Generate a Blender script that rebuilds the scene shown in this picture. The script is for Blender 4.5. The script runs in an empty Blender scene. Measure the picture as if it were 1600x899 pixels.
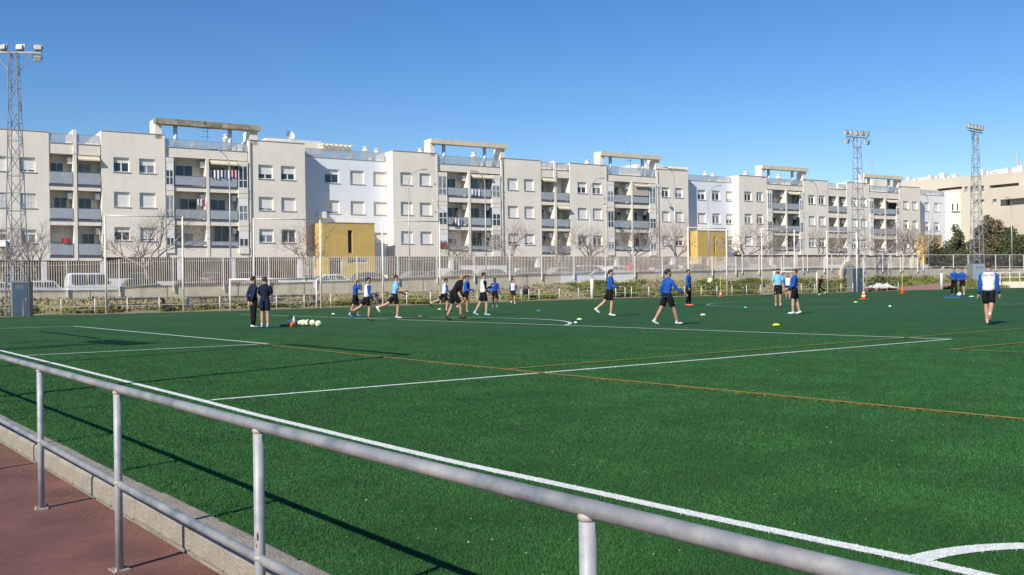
import bpy, math, random
import numpy as np
from mathutils import Vector, Matrix
random.seed(7); rng = np.random.RandomState(7)
S = bpy.context.scene
COL = S.collection
R = math.radians

# ------------------------------------------------------------ camera
F_PX, ROLL, PITCH, CAM, YAW = 1547.52, -0.01421, -0.0007, Vector((11.4013, -4.1668, 1.2829)), 2.49097
_f = Vector((math.cos(PITCH)*math.cos(YAW), math.cos(PITCH)*math.sin(YAW), math.sin(PITCH)))
_r0 = Vector((math.sin(YAW), -math.cos(YAW), 0)); _u0 = _r0.cross(_f)
CR = math.cos(ROLL)*_r0 + math.sin(ROLL)*_u0; CU = -math.sin(ROLL)*_r0 + math.cos(ROLL)*_u0; CF = _f
cd = bpy.data.cameras.new('camera'); cam = bpy.data.objects.new('camera', cd); COL.objects.link(cam)
cam.matrix_world = Matrix(((CR.x, CU.x, -CF.x, CAM.x), (CR.y, CU.y, -CF.y, CAM.y), (CR.z, CU.z, -CF.z, CAM.z), (0, 0, 0, 1)))
cd.sensor_width = 36; cd.lens = F_PX/1600*36; cd.clip_start = 0.05; cd.clip_end = 4000
S.camera = cam
# ------------------------------------------------------------ light
SUND = Vector((0.38, -1.06, 0.79)).normalized()
w = bpy.data.worlds.new('World'); S.world = w; w.use_nodes = True
nt = w.node_tree; bg = nt.nodes['Background']
sky = nt.nodes.new('ShaderNodeTexSky'); sky.sky_type = 'NISHITA'; sky.sun_disc = False
sky.sun_elevation = R(35.1); sky.sun_rotation = R(160.3)
sky.altitude = 50; sky.air_density = 1.0; sky.dust_density = 0.0; sky.ozone_density = 4.0
hs = nt.nodes.new('ShaderNodeHueSaturation'); hs.inputs['Saturation'].default_value = 1.26; hs.inputs['Value'].default_value = 1.0; hs.inputs['Hue'].default_value = 0.508
nt.links.new(sky.outputs[0], hs.inputs['Color']); nt.links.new(hs.outputs[0], bg.inputs[0]); bg.inputs[1].default_value = 0.094
sd = bpy.data.lights.new('sun', 'SUN'); sd.energy = 4.9; sd.angle = R(0.4); sd.color = (1, 0.93, 0.82)
so = bpy.data.objects.new('sun', sd); COL.objects.link(so); so.location = (0, 0, 60)
so.rotation_euler = SUND.to_track_quat('Z', 'Y').to_euler()
S.view_settings.view_transform = 'Standard'; S.view_settings.look = 'None'
S.view_settings.exposure = 0.38; S.view_settings.gamma = 1.0
# ------------------------------------------------------------ helpers
def ss(a, b, x):
    t = min(1, max(0, (x-a)/(b-a))); return t*t*(3-2*t)
def zt(Y): return 0.18*ss(20, 55, Y) + 0.12*ss(75, 105, Y)          # the pitch rises a little
def ray(x, y): return (x-800)/F_PX*CR - (y-449.5)/F_PX*CU + CF
def ground(x, y, z=None):                                             # photo position -> point of the pitch
    d = ray(x, y); zz = 0 if z is None else z; P = None
    for _ in range(30):
        P = CAM + d*((zz-CAM.z)/d.z)
        if z is not None: break
        zz = 0.6*zz + 0.4*zt(P.y)
    return P
def depth(P): return (P-CAM).dot(CF)
BA = math.atan2(1, 0.08878); BE = Vector((math.cos(BA), math.sin(BA), 0)); BN = Vector((-BE.y, BE.x, 0)); BO = Vector((-86.13, 0, 0))
def b2w(s, y, z=0): return BO + BE*s + BN*y + Vector((0, 0, z))
def pb(x, y, yl=0.0):                                                 # photo position -> (s, z) on an upright plane along the street
    d = ray(x, y); t = (yl-(CAM-BO).dot(BN))/d.dot(BN); P = CAM + d*t
    return (P-BO).dot(BE), P.z
def zs(s): return 0.7 + 1.3*ss(5, 85, s)                              # street level
YW = -23.3                                                            # retaining wall line

def tag(o, label=None, cat=None, group=None, kind=None):
    if label: o['label'] = label
    if cat: o['category'] = cat
    if group: o['group'] = group
    if kind: o['kind'] = kind
    return o
OFF = {}
def thing(name, label, cat, loc, rz=0.0, group=None):
    o = bpy.data.objects.new(name, None); COL.objects.link(o); o.empty_display_size = 0.3
    o.location = loc; o.rotation_euler = (0, 0, rz); tag(o, label, cat, group); return o
class MB:
    def __init__(s, off=(0, 0, 0)): s.v = []; s.f = []; s.o = off
    def P(s, *p): s.v.append((p[0]-s.o[0], p[1]-s.o[1], p[2]-s.o[2])); return len(s.v)-1
    def poly(s, pts): s.f.append([s.P(*p) for p in pts]); return s
    def box(s, x0, x1, y0, y1, z0, z1):
        i = len(s.v)
        for z in (z0, z1):
            for p in ((x0, y0), (x1, y0), (x1, y1), (x0, y1)): s.P(p[0], p[1], z)
        s.f += [[i, i+3, i+2, i+1], [i+4, i+5, i+6, i+7], [i, i+1, i+5, i+4], [i+1, i+2, i+6, i+5], [i+2, i+3, i+7, i+6], [i+3, i, i+4, i+7]]
        return s
    def tube(s, a, b, r0, r1=None, n=6, cap=True):
        a = Vector(a); b = Vector(b); r1 = r0 if r1 is None else r1
        d = (b-a); 
        if d.length < 1e-6: return s
        d.normalize(); t = Vector((0, 0, 1)) if abs(d.z) < 0.9 else Vector((1, 0, 0))
        u = d.cross(t).normalized(); v = d.cross(u); i = len(s.v)
        for (c, r) in ((a, r0), (b, r1)):
            for k in range(n):
                q = c + (u*math.cos(2*math.pi*k/n) + v*math.sin(2*math.pi*k/n))*r; s.P(*q)
        for k in range(n): s.f.append([i+k, i+(k+1) % n, i+n+(k+1) % n, i+n+k])
        if cap: s.f += [[i+k for k in range(n)][::-1], [i+n+k for k in range(n)]]
        return s
    def path(s, pts, r, n=6):
        pts = [Vector(p) for p in pts]
        for a, b in zip(pts, pts[1:]): s.tube(a, b, r, r, n)
        return s
    def lathe(s, c, prof, n=12):
        i = len(s.v); m = len(prof)
        for (r, z) in prof:
            for k in range(n): s.P(c[0]+r*math.cos(2*math.pi*k/n), c[1]+r*math.sin(2*math.pi*k/n), c[2]+z)
        for j in range(m-1):
            for k in range(n): s.f.append([i+j*n+k, i+j*n+(k+1) % n, i+(j+1)*n+(k+1) % n, i+(j+1)*n+k])
        s.f += [[i+k for k in range(n)][::-1], [i+(m-1)*n+k for k in range(n)]]
        return s
    def ell(s, c, r, n=10, m=6, z0=-1.0):
        i = len(s.v)
        for j in range(m+1):
            a = math.asin(z0) + (math.pi/2-math.asin(z0))*j/m
            for k in range(n):
                b = 2*math.pi*k/n; s.P(c[0]+r[0]*math.cos(a)*math.cos(b), c[1]+r[1]*math.cos(a)*math.sin(b), c[2]+r[2]*math.sin(a))
        for j in range(m):
            for k in range(n): s.f.append([i+j*n+k, i+j*n+(k+1) % n, i+(j+1)*n+(k+1) % n, i+(j+1)*n+k])
        return s
    def loft(s, pts, rad, side=(1, 0, 0), n=12):
        pts = [Vector(p) for p in pts]; i0 = len(s.v); S0 = Vector(side)
        for j, p in enumerate(pts):
            t = (pts[min(j+1, len(pts)-1)]-pts[max(j-1, 0)]).normalized(); u = (S0-t*S0.dot(t)).normalized(); v = t.cross(u); rx, ry = rad[j] if isinstance(rad[j], tuple) else (rad[j], rad[j])
            for k in range(n):
                a = 2*math.pi*k/n; q = p+u*(rx*math.cos(a))+v*(ry*math.sin(a)); s.P(*q)
        m = len(pts)
        for j in range(m-1):
            for k in range(n): s.f.append([i0+j*n+k, i0+j*n+(k+1) % n, i0+(j+1)*n+(k+1) % n, i0+(j+1)*n+k])
        s.f += [[i0+k for k in range(n)][::-1], [i0+(m-1)*n+k for k in range(n)]]
        return s
    def mesh(s, name, m, smooth=False):
        me = bpy.data.meshes.new(name); me.from_pydata(s.v, [], s.f); me.materials.append(m)
        if smooth: me.polygons.foreach_set('use_smooth', [True]*len(me.polygons))
        return me
    def build(s, name, m, parent=None, smooth=False, loc=None):
        o = bpy.data.objects.new(name, s.mesh(name, m, smooth)); COL.objects.link(o)
        if parent: o.parent = parent
        if loc: o.location = loc
        return o
def inst(name, me, parent, loc=(0, 0, 0), rz=0):
    o = bpy.data.objects.new(name, me); COL.objects.link(o)
    if parent: o.parent = parent
    o.location = loc; o.rotation_euler = (0, 0, rz); return o
def struct(name, mb, m, smooth=False): return tag(mb.build(name, m, None, smooth), kind='structure')
def copy_tree(o, parent=None):
    c = o.copy(); COL.objects.link(c); c.parent = parent
    for ch in o.children: copy_tree(ch, c)
    return c
def bevel(o, wd, seg=2):
    m = o.modifiers.new('bevel', 'BEVEL'); m.width = wd; m.segments = seg; m.limit_method = 'ANGLE'; return o
# ------------------------------------------------------------ materials
def lin(c): return tuple((v/255/12.92 if v/255 <= 0.04045 else ((v/255+0.055)/1.055)**2.4) for v in c)
MC = {}
def mat(name, c, rough=0.6, metal=0.0, var=0.12, scale=2.0, bump=0.0, bs=40.0, streak=0.0, streak_col=(0.12, 0.11, 0.09), c2=None, alpha=1.0, spec=0.5, detail=4.0, stretch=(1, 1, 1), band=0.2):
    if name in MC: return MC[name]
    m = bpy.data.materials.new(name); m.use_nodes = True; t = m.node_tree; N = t.nodes; L = t.links; p = N['Principled BSDF']
    p.inputs['Roughness'].default_value = rough; p.inputs['Metallic'].default_value = metal; p.inputs['Specular IOR Level'].default_value = spec
    p.inputs['Alpha'].default_value = alpha
    tc = N.new('ShaderNodeTexCoord'); mp = N.new('ShaderNodeMapping'); mp.inputs['Scale'].default_value = stretch
    L.new(tc.outputs['Object'], mp.inputs[0])
    nz = N.new('ShaderNodeTexNoise'); nz.inputs['Scale'].default_value = scale; nz.inputs['Detail'].default_value = detail; nz.inputs['Roughness'].default_value = 0.6
    L.new(mp.outputs[0], nz.inputs['Vector'])
    cr = N.new('ShaderNodeValToRGB'); cr.color_ramp.elements[0].position = 0.5-band; cr.color_ramp.elements[1].position = 0.5+band
    a = tuple(max(0, x*(1-var)) for x in c); b = tuple(min(1, x*(1+var)) for x in (c2 or c))
    cr.color_ramp.elements[0].color = (*a, 1); cr.color_ramp.elements[1].color = (*b, 1)
    L.new(nz.outputs['Fac'], cr.inputs[0]); out = cr.outputs[0]
    if streak:
        mp2 = N.new('ShaderNodeMapping'); mp2.inputs['Scale'].default_value = (1.6, 1.6, 0.12); L.new(tc.outputs['Object'], mp2.inputs[0])
        n2 = N.new('ShaderNodeTexNoise'); n2.inputs['Scale'].default_value = 1.2; n2.inputs['Detail'].default_value = 6; n2.inputs['Roughness'].default_value = 0.7
        L.new(mp2.outputs[0], n2.inputs['Vector'])
        r2 = N.new('ShaderNodeValToRGB'); r2.color_ramp.elements[0].position = 0.5; r2.color_ramp.elements[1].position = 0.75
        L.new(n2.outputs['Fac'], r2.inputs[0]); mm = N.new('ShaderNodeMath'); mm.operation = 'MULTIPLY'; mm.inputs[1].default_value = streak
        L.new(r2.outputs[0], mm.inputs[0]); mx = N.new('ShaderNodeMixRGB'); mx.inputs[2].default_value = (*streak_col, 1)
        L.new(mm.outputs[0], mx.inputs[0]); L.new(out, mx.inputs[1]); out = mx.outputs[0]
    L.new(out, p.inputs['Base Color'])
    if bump:
        n3 = N.new('ShaderNodeTexNoise'); n3.inputs['Scale'].default_value = bs; n3.inputs['Detail'].default_value = 3
        L.new(tc.outputs['Object'], n3.inputs['Vector']); bp = N.new('ShaderNodeBump'); bp.inputs['Strength'].default_value = bump; bp.inputs['Distance'].default_value = 0.02
        L.new(n3.outputs['Fac'], bp.inputs['Height']); L.new(bp.outputs[0], p.inputs['Normal'])
    MC[name] = m; return m
M_CREAM = mat('cream_render', (0.78, 0.72, 0.615), 0.85, var=0.06, scale=0.35, streak=0.34, streak_col=(0.50, 0.455, 0.37), bump=0.1, bs=25)
M_CREAM2 = mat('pale_render', (0.72, 0.67, 0.56), 0.85, var=0.05, scale=0.3, streak=0.12, streak_col=(0.36, 0.33, 0.26))
M_BLUE = mat('blue_white_render', (0.74, 0.765, 0.80), 0.85, var=0.04, scale=0.35, streak=0.08, streak_col=(0.42, 0.45, 0.5))
M_YEL = mat('yellow_render', (0.54, 0.375, 0.115), 0.85, var=0.08, scale=0.5, streak=0.3, streak_col=(0.42, 0.26, 0.08))
M_TRIM = mat('concrete_trim', (0.64, 0.58, 0.45), 0.85, var=0.08, scale=1.0, streak=0.25, streak_col=(0.25, 0.23, 0.18))
M_DBEAM = mat('weathered_beam', (0.20, 0.18, 0.14), 0.9, var=0.5, scale=1.3, c2=(0.33, 0.29, 0.2))
M_PCOL = mat('pale_blue_paint', (0.55, 0.66, 0.76), 0.7, var=0.05)
M_WHITE = mat('white_frame', (0.8, 0.8, 0.78), 0.5, var=0.03)
M_SILL = mat('grey_sill', (0.42, 0.41, 0.40), 0.7, var=0.1)
M_GLASS = mat('window_glass', (0.035, 0.045, 0.055), 0.08, var=0.5, scale=0.8, spec=0.8)
M_CURT = mat('curtain_glass', (0.22, 0.24, 0.26), 0.15, var=0.4, scale=1.5, spec=0.7)
M_RAIL = mat('balcony_panel', (0.35, 0.38, 0.41), 0.35, var=0.08, scale=1.0)
M_RAILD = mat('balcony_metal', (0.16, 0.17, 0.19), 0.45, metal=0.5)
M_TGL = mat('terrace_glass', (0.45, 0.52, 0.60), 0.2, var=0.1, alpha=0.55)
M_BRN = mat('brown_ground_floor', (0.15, 0.085, 0.055), 0.8, var=0.35, scale=0.6, c2=(0.26, 0.19, 0.13))
M_DARK = mat('dark_opening', (0.03, 0.03, 0.032), 0.6)
M_GWALL = mat('white_garden_wall', (0.66, 0.66, 0.68), 0.8, var=0.05)
M_AWN = mat('cream_awning', (0.60, 0.55, 0.42), 0.8, var=0.06)
M_AWN2 = mat('beige_blind', (0.50, 0.42, 0.35), 0.8, var=0.06)
M_AC = mat('white_metal_unit', (0.75, 0.75, 0.73), 0.5, var=0.04)
M_ROOFT = mat('roof_gravel', (0.3, 0.28, 0.25), 0.9)
M_CONC = mat('stained_concrete', (0.52, 0.47, 0.36), 0.9, var=0.18, scale=0.7, streak=0.6, streak_col=(0.22, 0.20, 0.15), bump=0.3, bs=12)
M_WWALL = mat('whitewashed_wall', (0.72, 0.71, 0.68), 0.85, var=0.06, streak=0.1)
M_GALV = mat('galvanised_steel', (0.42, 0.43, 0.44), 0.45, metal=0.45, var=0.12, scale=3)
M_WPOST = mat('white_painted_steel', (0.72, 0.71, 0.68), 0.5, var=0.08, scale=4)
M_CPOST = mat('cream_painted_steel', (0.66, 0.60, 0.48), 0.6, var=0.25, scale=1.3, c2=(0.75, 0.7, 0.6))
M_PICK = mat('fence_steel', (0.64, 0.59, 0.50), 0.6, metal=0.0, var=0.2, scale=1.0)
M_BARK = mat('grey_bark', (0.27, 0.225, 0.185), 0.9, var=0.3, scale=3)
M_ASPH = mat('street_asphalt', (0.06, 0.06, 0.06), 0.9, var=0.2)
M_PAVE = mat('street_pavement', (0.32, 0.30, 0.27), 0.9, var=0.1)
M_RUBBER = mat('rubber_black', (0.02, 0.02, 0.02), 0.7)
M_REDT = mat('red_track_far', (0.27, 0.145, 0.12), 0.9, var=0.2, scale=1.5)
M_DRY = mat('dry_grass_bank', (0.30, 0.245, 0.145), 0.95, var=0.3, scale=0.4, c2=(0.16, 0.165, 0.07), bump=0.6, bs=8, detail=8)
M_CABF = mat('blue_grey_door', (0.035, 0.065, 0.11), 0.5, var=0.2, scale=1.5)
M_CABS = mat('grey_cabinet', (0.17, 0.18, 0.18), 0.6, var=0.1)
M_LAMPH = mat('floodlight_housing', (0.42, 0.40, 0.36), 0.5, var=0.15)
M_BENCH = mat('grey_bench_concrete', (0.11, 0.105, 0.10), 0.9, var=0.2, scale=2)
M_DIRT = mat('far_ground', (0.18, 0.15, 0.10), 0.95, var=0.2, scale=0.05)

def turf_material():
    m = bpy.data.materials.new('artificial_turf'); m.use_nodes = True; t = m.node_tree; N = t.nodes; L = t.links; p = N['Principled BSDF']
    p.inputs['Roughness'].default_value = 0.75; p.inputs['Specular IOR Level'].default_value = 0.15
    tc = N.new('ShaderNodeTexCoord')
    def noise(sc, det=4, st=(1, 1, 1)):
        mp = N.new('ShaderNodeMapping'); mp.inputs['Scale'].default_value = st; L.new(tc.outputs['Object'], mp.inputs[0])
        n = N.new('ShaderNodeTexNoise'); n.inputs['Scale'].default_value = sc; n.inputs['Detail'].default_value = det; n.inputs['Roughness'].default_value = 0.65; L.new(mp.outputs[0], n.inputs['Vector']); return n
    big = noise(0.12, 5); fine = noise(60, 3); mid = noise(1.3, 5)
    roll = noise(0.9, 1, (0.06, 1, 1))                # bands left by the rolls of turf
    def ramp(n, a, b, c0, c1):
        r = N.new('ShaderNodeValToRGB'); r.color_ramp.elements[0].position = a; r.color_ramp.elements[1].position = b
        r.color_ramp.elements[0].color = (*c0, 1); r.color_ramp.elements[1].color = (*c1, 1); L.new(n.outputs['Fac'], r.inputs[0]); return r
    base = ramp(big, 0.3, 0.7, TURF_A, TURF_B)
    def mul(x, y):
        k = N.new('ShaderNodeMixRGB'); k.blend_type = 'MULTIPLY'; k.inputs[0].default_value = 1; L.new(x.outputs[0], k.inputs[1]); L.new(y.outputs[0], k.inputs[2]); return k
    o = mul(base, ramp(fine, 0.3, 0.7, (0.6,)*3, (1.4,)*3)); o = mul(o, ramp(mid, 0.3, 0.7, (0.86,)*3, (1.14,)*3)); o = mul(o, ramp(roll, 0.4, 0.6, (0.94,)*3, (1.06,)*3))
    L.new(o.outputs[0], p.inputs['Base Color'])
    bp = N.new('ShaderNodeBump'); bp.inputs['Strength'].default_value = 0.7; bp.inputs['Distance'].default_value = 0.012
    L.new(fine.outputs['Fac'], bp.inputs['Height']); L.new(bp.outputs[0], p.inputs['Normal']); return m
TURF_A = (0.020, 0.074, 0.019); TURF_B = (0.031, 0.096, 0.026)
M_TURF = turf_material()
M_BLADE = mat('turf_blade_green', (0.022, 0.094, 0.021), 0.7, var=0.2, scale=1.1, c2=(0.038, 0.125, 0.032), spec=0.15, detail=9)
M_WBLADE = mat('turf_blade_white', (0.66, 0.68, 0.66), 0.7, var=0.15, scale=25)
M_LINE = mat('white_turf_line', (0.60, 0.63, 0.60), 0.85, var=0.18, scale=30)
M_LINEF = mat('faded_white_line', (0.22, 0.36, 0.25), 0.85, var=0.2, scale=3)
M_YLINE = mat('yellow_turf_line', (0.22, 0.17, 0.03), 0.85, var=0.25, scale=8)
M_TRACK = mat('red_running_track', (0.150, 0.060, 0.047), 0.92, var=0.25, scale=1.6, c2=(0.20, 0.086, 0.066), bump=0.6, bs=420, detail=10)
M_KERB = mat('kerb_concrete', (0.25, 0.225, 0.18), 0.9, var=0.3, scale=4, bump=0.5, bs=60, streak=0.3, streak_col=(0.27, 0.24, 0.2), detail=8)
def rail_material():
    m = mat('worn_painted_rail', (0.40, 0.41, 0.43), 0.42, metal=0.15, var=0.12, scale=7, detail=8, bump=0.12, bs=30)
    return m
M_NRAIL = mat('worn_painted_rail', (0.18, 0.20, 0.225), 0.45, metal=0.3, var=0.1, scale=6, band=.17, c2=(0.35, 0.345, 0.33), detail=9, bump=0.15, bs=35)
M_POSTP = mat('pale_post_paint', (0.26, 0.28, 0.30), 0.55, metal=0.15, var=0.15, scale=11, c2=(0.35, 0.355, 0.36))
M_PLATE = mat('dull_base_plate', (0.25, 0.22, 0.18), 0.85, var=0.3, scale=30)
M_RUST = mat('rusty_weld', (0.36, 0.335, 0.29), 0.75, metal=0.2, var=0.3, scale=40)

# ============================================================ THE SETTING
GLP = [(-60, 0.2), (-14, 0.2), (-6.8, 0.09), (0, -0.05), (1.7, -.107), (3.1, -.11), (4.3, -.12), (5.27, -.12), (6.02, -.095), (6.65, -.062), (7.2, -.049), (7.69, -.035), (8.32, 0), (8.9, 0.04), (9.9, 0.05), (30, 0.05)]
def GL(X): return float(np.interp(X, [a for a, b in GLP], [b for a, b in GLP]))
def XT(Y): return -50.3 + (0 if Y < 70 else (Y-70)*0.075)
# far ground
struct('ground', MB().box(-1500, 1500, -1200, 1800, -1.2, -0.9), M_DIRT)
# turf sheet
b = MB(); Ys = [-2.13, -1, 0, 4, 10, 16] + list(range(20, 132, 4)); prev = None
for Y in Ys:
    row = []
    for X in (XT(Y), -45, -30, -15, -5, 2, 6, 10, 16, 30): row.append(b.P(X, Y, zt(Y)))
    if prev:
        for k in range(9): b.f.append([prev[k], prev[k+1], row[k+1], row[k]])
    prev = row
struct('turf', b, M_TURF)
# painted lines
def line(name, pts, wd, m, dz=0.006, hidden_from=None):
    b = MB(); P = []
    for (x0, y0), (x1, y1) in zip(pts, pts[1:]):
        n = max(1, int(math.hypot(x1-x0, y1-y0)/3)) if len(pts) < 12 else 1
        for k in range(n): P.append((x0+(x1-x0)*k/n, y0+(y1-y0)*k/n))
    P.append(pts[-1])
    L = []
    for i, (x, y) in enumerate(P):
        q = P[min(i+1, len(P)-1)]; r = P[max(i-1, 0)]; dx, dy = q[0]-r[0], q[1]-r[1]; l = math.hypot(dx, dy); nx, ny = -dy/l*wd/2, dx/l*wd/2
        L.append((b.P(x+nx, y+ny, zt(y+ny)+dz), b.P(x-nx, y-ny, zt(y-ny)+dz)))
    for a, c in zip(L, L[1:]): b.f.append([a[0], a[1], c[1], c[0]])
    o = struct(name, b, m); return o
XC = 9.9
line('goal_line', [(x, GL(x)) for x in np.linspace(-50, XC, 120)], 0.096, M_LINE)
line('penalty_area_line', [(0, 0.06), (0, 16.45)], 0.085, M_LINE, 0.007)
line('penalty_area_line', [(0.05, 16.5), (-16, 16.72), (-40.32, 16.6)], 0.11, M_LINE, 0.008)
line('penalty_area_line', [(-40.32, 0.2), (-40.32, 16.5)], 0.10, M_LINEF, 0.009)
line('goal_area_line', [(-11, 0.2), (-11.0, 5.4)], 0.10, M_LINE, 0.007)
line('goal_area_line', [(-10.95, 5.5), (-29.32, 5.5)], 0.10, M_LINE, 0.008)
line('goal_area_line', [(-29.32, 0.2), (-29.32, 5.45)], 0.10, M_LINE, 0.009)
a0 = math.asin(5.62/9.15)
line('penalty_arc', [(-20.4+9.15*math.cos(a), 11.05+9.15*math.sin(a)) for a in np.linspace(a0, math.pi-a0, 40)], 0.12, M_LINE, 0.010)
line('corner_arc', [(XC+1.0*math.cos(a), 0.05+1.0*math.sin(a)) for a in np.linspace(math.pi, math.pi/2, 20)], 0.11, M_LINE, 0.007)
line('touchline', [(XC, 0.05), (XC, 90)], 0.11, M_LINE, 0.012)
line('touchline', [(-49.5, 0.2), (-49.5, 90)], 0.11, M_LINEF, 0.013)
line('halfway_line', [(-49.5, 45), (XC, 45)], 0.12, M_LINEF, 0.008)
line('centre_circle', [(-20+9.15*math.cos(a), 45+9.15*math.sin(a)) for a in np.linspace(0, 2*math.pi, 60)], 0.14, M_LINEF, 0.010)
line('yellow_pitch_line', [(-11.2, 5.32), (-7.4, 5.12), (0, 5.0), (14, 5.0)], 0.09, M_YLINE, 0.014)
line('yellow_pitch_line', [(-0.85, 5.05), (-0.95, 13), (-1.3, 40)], 0.09, M_YLINE, 0.015)
line('yellow_pitch_line', [(1.75, 13.2), (1.6, 40)], 0.09, M_YLINE, 0.016)
line('yellow_pitch_line', [(1.8, 13.3), (14, 13.9)], 0.09, M_YLINE, 0.017)
# near running track, kerb
b = MB(); b.poly([(-70, -14, -0.15), (40, -14, -0.15), (40, -2.325, -0.15), (-70, -2.325, -0.15)]); struct('running_track', b, M_TRACK)
kb = MB().box(0, 1, 0, 1, 0, 1)
kerb = tag(MB().box(-70, 40, -2.31, -2.15, -0.4, -0.02).build('kerb', M_KERB), kind='structure')
ks = MB().box(-0.2465, 0.2465, -0.1, 0.1, -0.16, 0); ksm = ks.mesh('kerb_stone', M_KERB)
for i in range(46):
    o = inst('kerb_stone', ksm, kerb, (-14.2+i*0.5+rng.uniform(-.004, .004), -2.226+rng.uniform(-.004, .004), 0.012+rng.uniform(-.004, .003)), rng.uniform(-.004, .004)); bevel(o, 0.028, 3)
# debris at the foot of the kerb (sand, gravel, leaf bits)
b = MB()
for i in range(700):
    X = rng.uniform(-1, 8); Y = -2.33-abs(rng.normal(0, 0.09)) if i < 560 else rng.uniform(-4, -2.4); s = rng.uniform(.002, .006)
    b.tube((X, Y, -.15), (X+rng.uniform(-s, s), Y+rng.uniform(-s, s), -.15+s), s, s*.6, 4)
tag(b.build('loose_grit', mat('grit', (0.17, 0.13, 0.085), 0.9, var=0.4, scale=60)), 'sandy grit and leaf crumbs gathered along the foot of the pale kerb', 'grit', kind='stuff')
# far red track strip, bank up to the wall
b = MB(); prev = None
for Y in list(range(-40, 132, 4)):
    row = [b.P(XT(Y)+0.01, Y, zt(Y)-0.01), b.P(XT(Y)-2.3, Y, zt(Y)-0.01)]
    if prev: b.f.append([prev[0], prev[1], row[1], row[0]])
    prev = row
struct('far_track', b, M_REDT)
WTOP = [(0, 454), (103, 453.6), (186, 453), (187, 447.6), (300, 445.3), (420, 442.5), (500, 440), (640, 435.5), (876, 428.5), (990, 426), (1110, 424), (1280, 419.6), (1600, 419)]
WBOT = [(0, 468), (300, 466), (500, 462), (620, 458), (700, 455), (800, 449), (876, 441.5), (990, 439), (1100, 437), (1200, 437), (1300, 434), (1600, 431)]
WT = [(-60, 1.5)]+[pb(x, y, YW) for x, y in WTOP]+[(260, pb(*WTOP[-1], YW)[1])]
WB = [(-60, 0.8)]+[pb(x, y, YW) for x, y in WBOT]+[(260, pb(*WBOT[-1], YW)[1])]
def wtop(s): return float(np.interp(s, [p[0] for p in WT], [p[1] for p in WT]))
def wbot(s): return float(np.interp(s, [p[0] for p in WB], [p[1] for p in WB]))
BANK = []
b = MB(); prev = None
for i, Y in enumerate(np.arange(-40, 130, 1.0)):
    X0 = XT(Y)-2.3; P1 = BO + BE*Y + BN*(YW+0.05); s = (Vector((P1.x, Y, 0))-BO).dot(BE); X1 = min(P1.x, X0-0.6); zb = wbot(s)
    row = []
    for k in range(9):
        t = k/8; zz = zt(Y)-0.012 + (zb-zt(Y)+0.02)*(t**1.25) + (0.07*math.sin(Y*1.3+k)+rng.uniform(-.05, .05) if 0 < k < 8 else 0)
        row.append(b.P(X0+(X1-X0)*t, Y, zz)); 
        BANK.append((X0+(X1-X0)*t, Y, zz, t))
    if prev:
        for k in range(8): b.f.append([prev[k], prev[k+1], row[k+1], row[k]])
    prev = row
struct('grass_bank', b, M_DRY, True)
# street and pavement behind the wall, following the gentle climb
for nm, y0, y1, dz, m in (('street', YW+.2, -6, 0, M_ASPH), ('pavement', -6, 60, .13, M_PAVE)):
    b = MB(); prev = None
    for s in range(-80, 320, 8):
        row = [b.P(*b2w(s, y0, zs(s)+dz-(1.5 if False else 0))), b.P(*b2w(s, y1, zs(s)+dz))]
        if prev: b.f.append([prev[0], prev[1], row[1], row[0]])
        prev = row
    struct(nm, b, m)
# ============================================================ RETAINING WALL
def wall_seg(s0, s1, name, m, label, prnt=None, n=14):
    root = thing(name, label, 'wall', b2w(s0, YW, wbot(s0)), BA)
    off = (s0, YW, wbot(s0)); b = MB(off)
    xs = sorted(set([s0, s1]+[p[0] for p in WT if s0 < p[0] < s1]+list(np.linspace(s0, s1, n)))); pr = None
    for s in xs:
        r = [b.P(s, YW, -0.3), b.P(s, YW, wtop(s)), b.P(s, YW+.3, wtop(s)), b.P(s, YW+.3, -.3)]
        if pr:
            for k in range(3): b.f.append([pr[k], pr[k+1], r[k+1], r[k]])
        pr = r
    b.build('wall_face', m, root); return root, off
sW0, sW1 = pb(876, 430, YW)[0], pb(990, 430, YW)[0]
wr, woff = wall_seg(-60, sW0-.002, 'retaining_wall', M_CONC, 'long stained grey concrete retaining wall below the picket fence, left of its whitewashed stretch')
c = MB(woff)
for s in np.arange(-20, sW0, 5.2): c.box(s-.02, s+.02, YW-.012, YW-.003, wbot(s), wtop(s)-.02)
c.build('joint', mat('dark_joint', (0.12, 0.11, 0.09), 0.9), wr)
wall_seg(sW0, sW1, 'white_wall', M_WWALL, 'whitewashed stretch of low wall in the middle of the concrete retaining wall')
wall_seg(sW1+.002, 240, 'retaining_wall', M_CONC, 'grey concrete retaining wall behind green weeds, right of the whitewashed stretch')
# picket fence on the wall
FT = [(0, 409.5), (118, 409), (119, 408.4), (165, 408), (200, 404), (300, 402.5), (400, 401.5), (480, 401), (650, 400.5), (1000, 401), (1180, 401.5), (1440, 402)]
FTs = [pb(x, y, YW-.1) for x, y in FT]
def ftop(s): return float(np.interp(s, [p[0] for p in FTs], [p[1] for p in FTs]))
PXP = [20, 104, 186, 270.6, 349, 420, 491, 558, 622, 683, 741, 796.6, 846.5, 897, 946, 992, 1035, 1075, 1113, 1150, 1186, 1221, 1255, 1288, 1320, 1350, 1379, 1407, 1434]
ps = [pb(x, 430, YW-.1)[0] for x in PXP]
PF = thing('picket_fence', 'tall pale steel picket fence standing on the retaining wall in front of the parked cars', 'fence', b2w(ps[0], YW-.1, wtop(ps[0])), BA)
off = (ps[0], YW-.1, wtop(ps[0]))
ps = [ps[0]-8.0, ps[0]-4] + ps
for i, s in enumerate(ps):
    MB(off).box(s-.04, s+.04, YW-.16, YW-.08, wtop(s)-.45, ftop(s)+.02).build('post', M_WPOST, PF)
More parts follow.
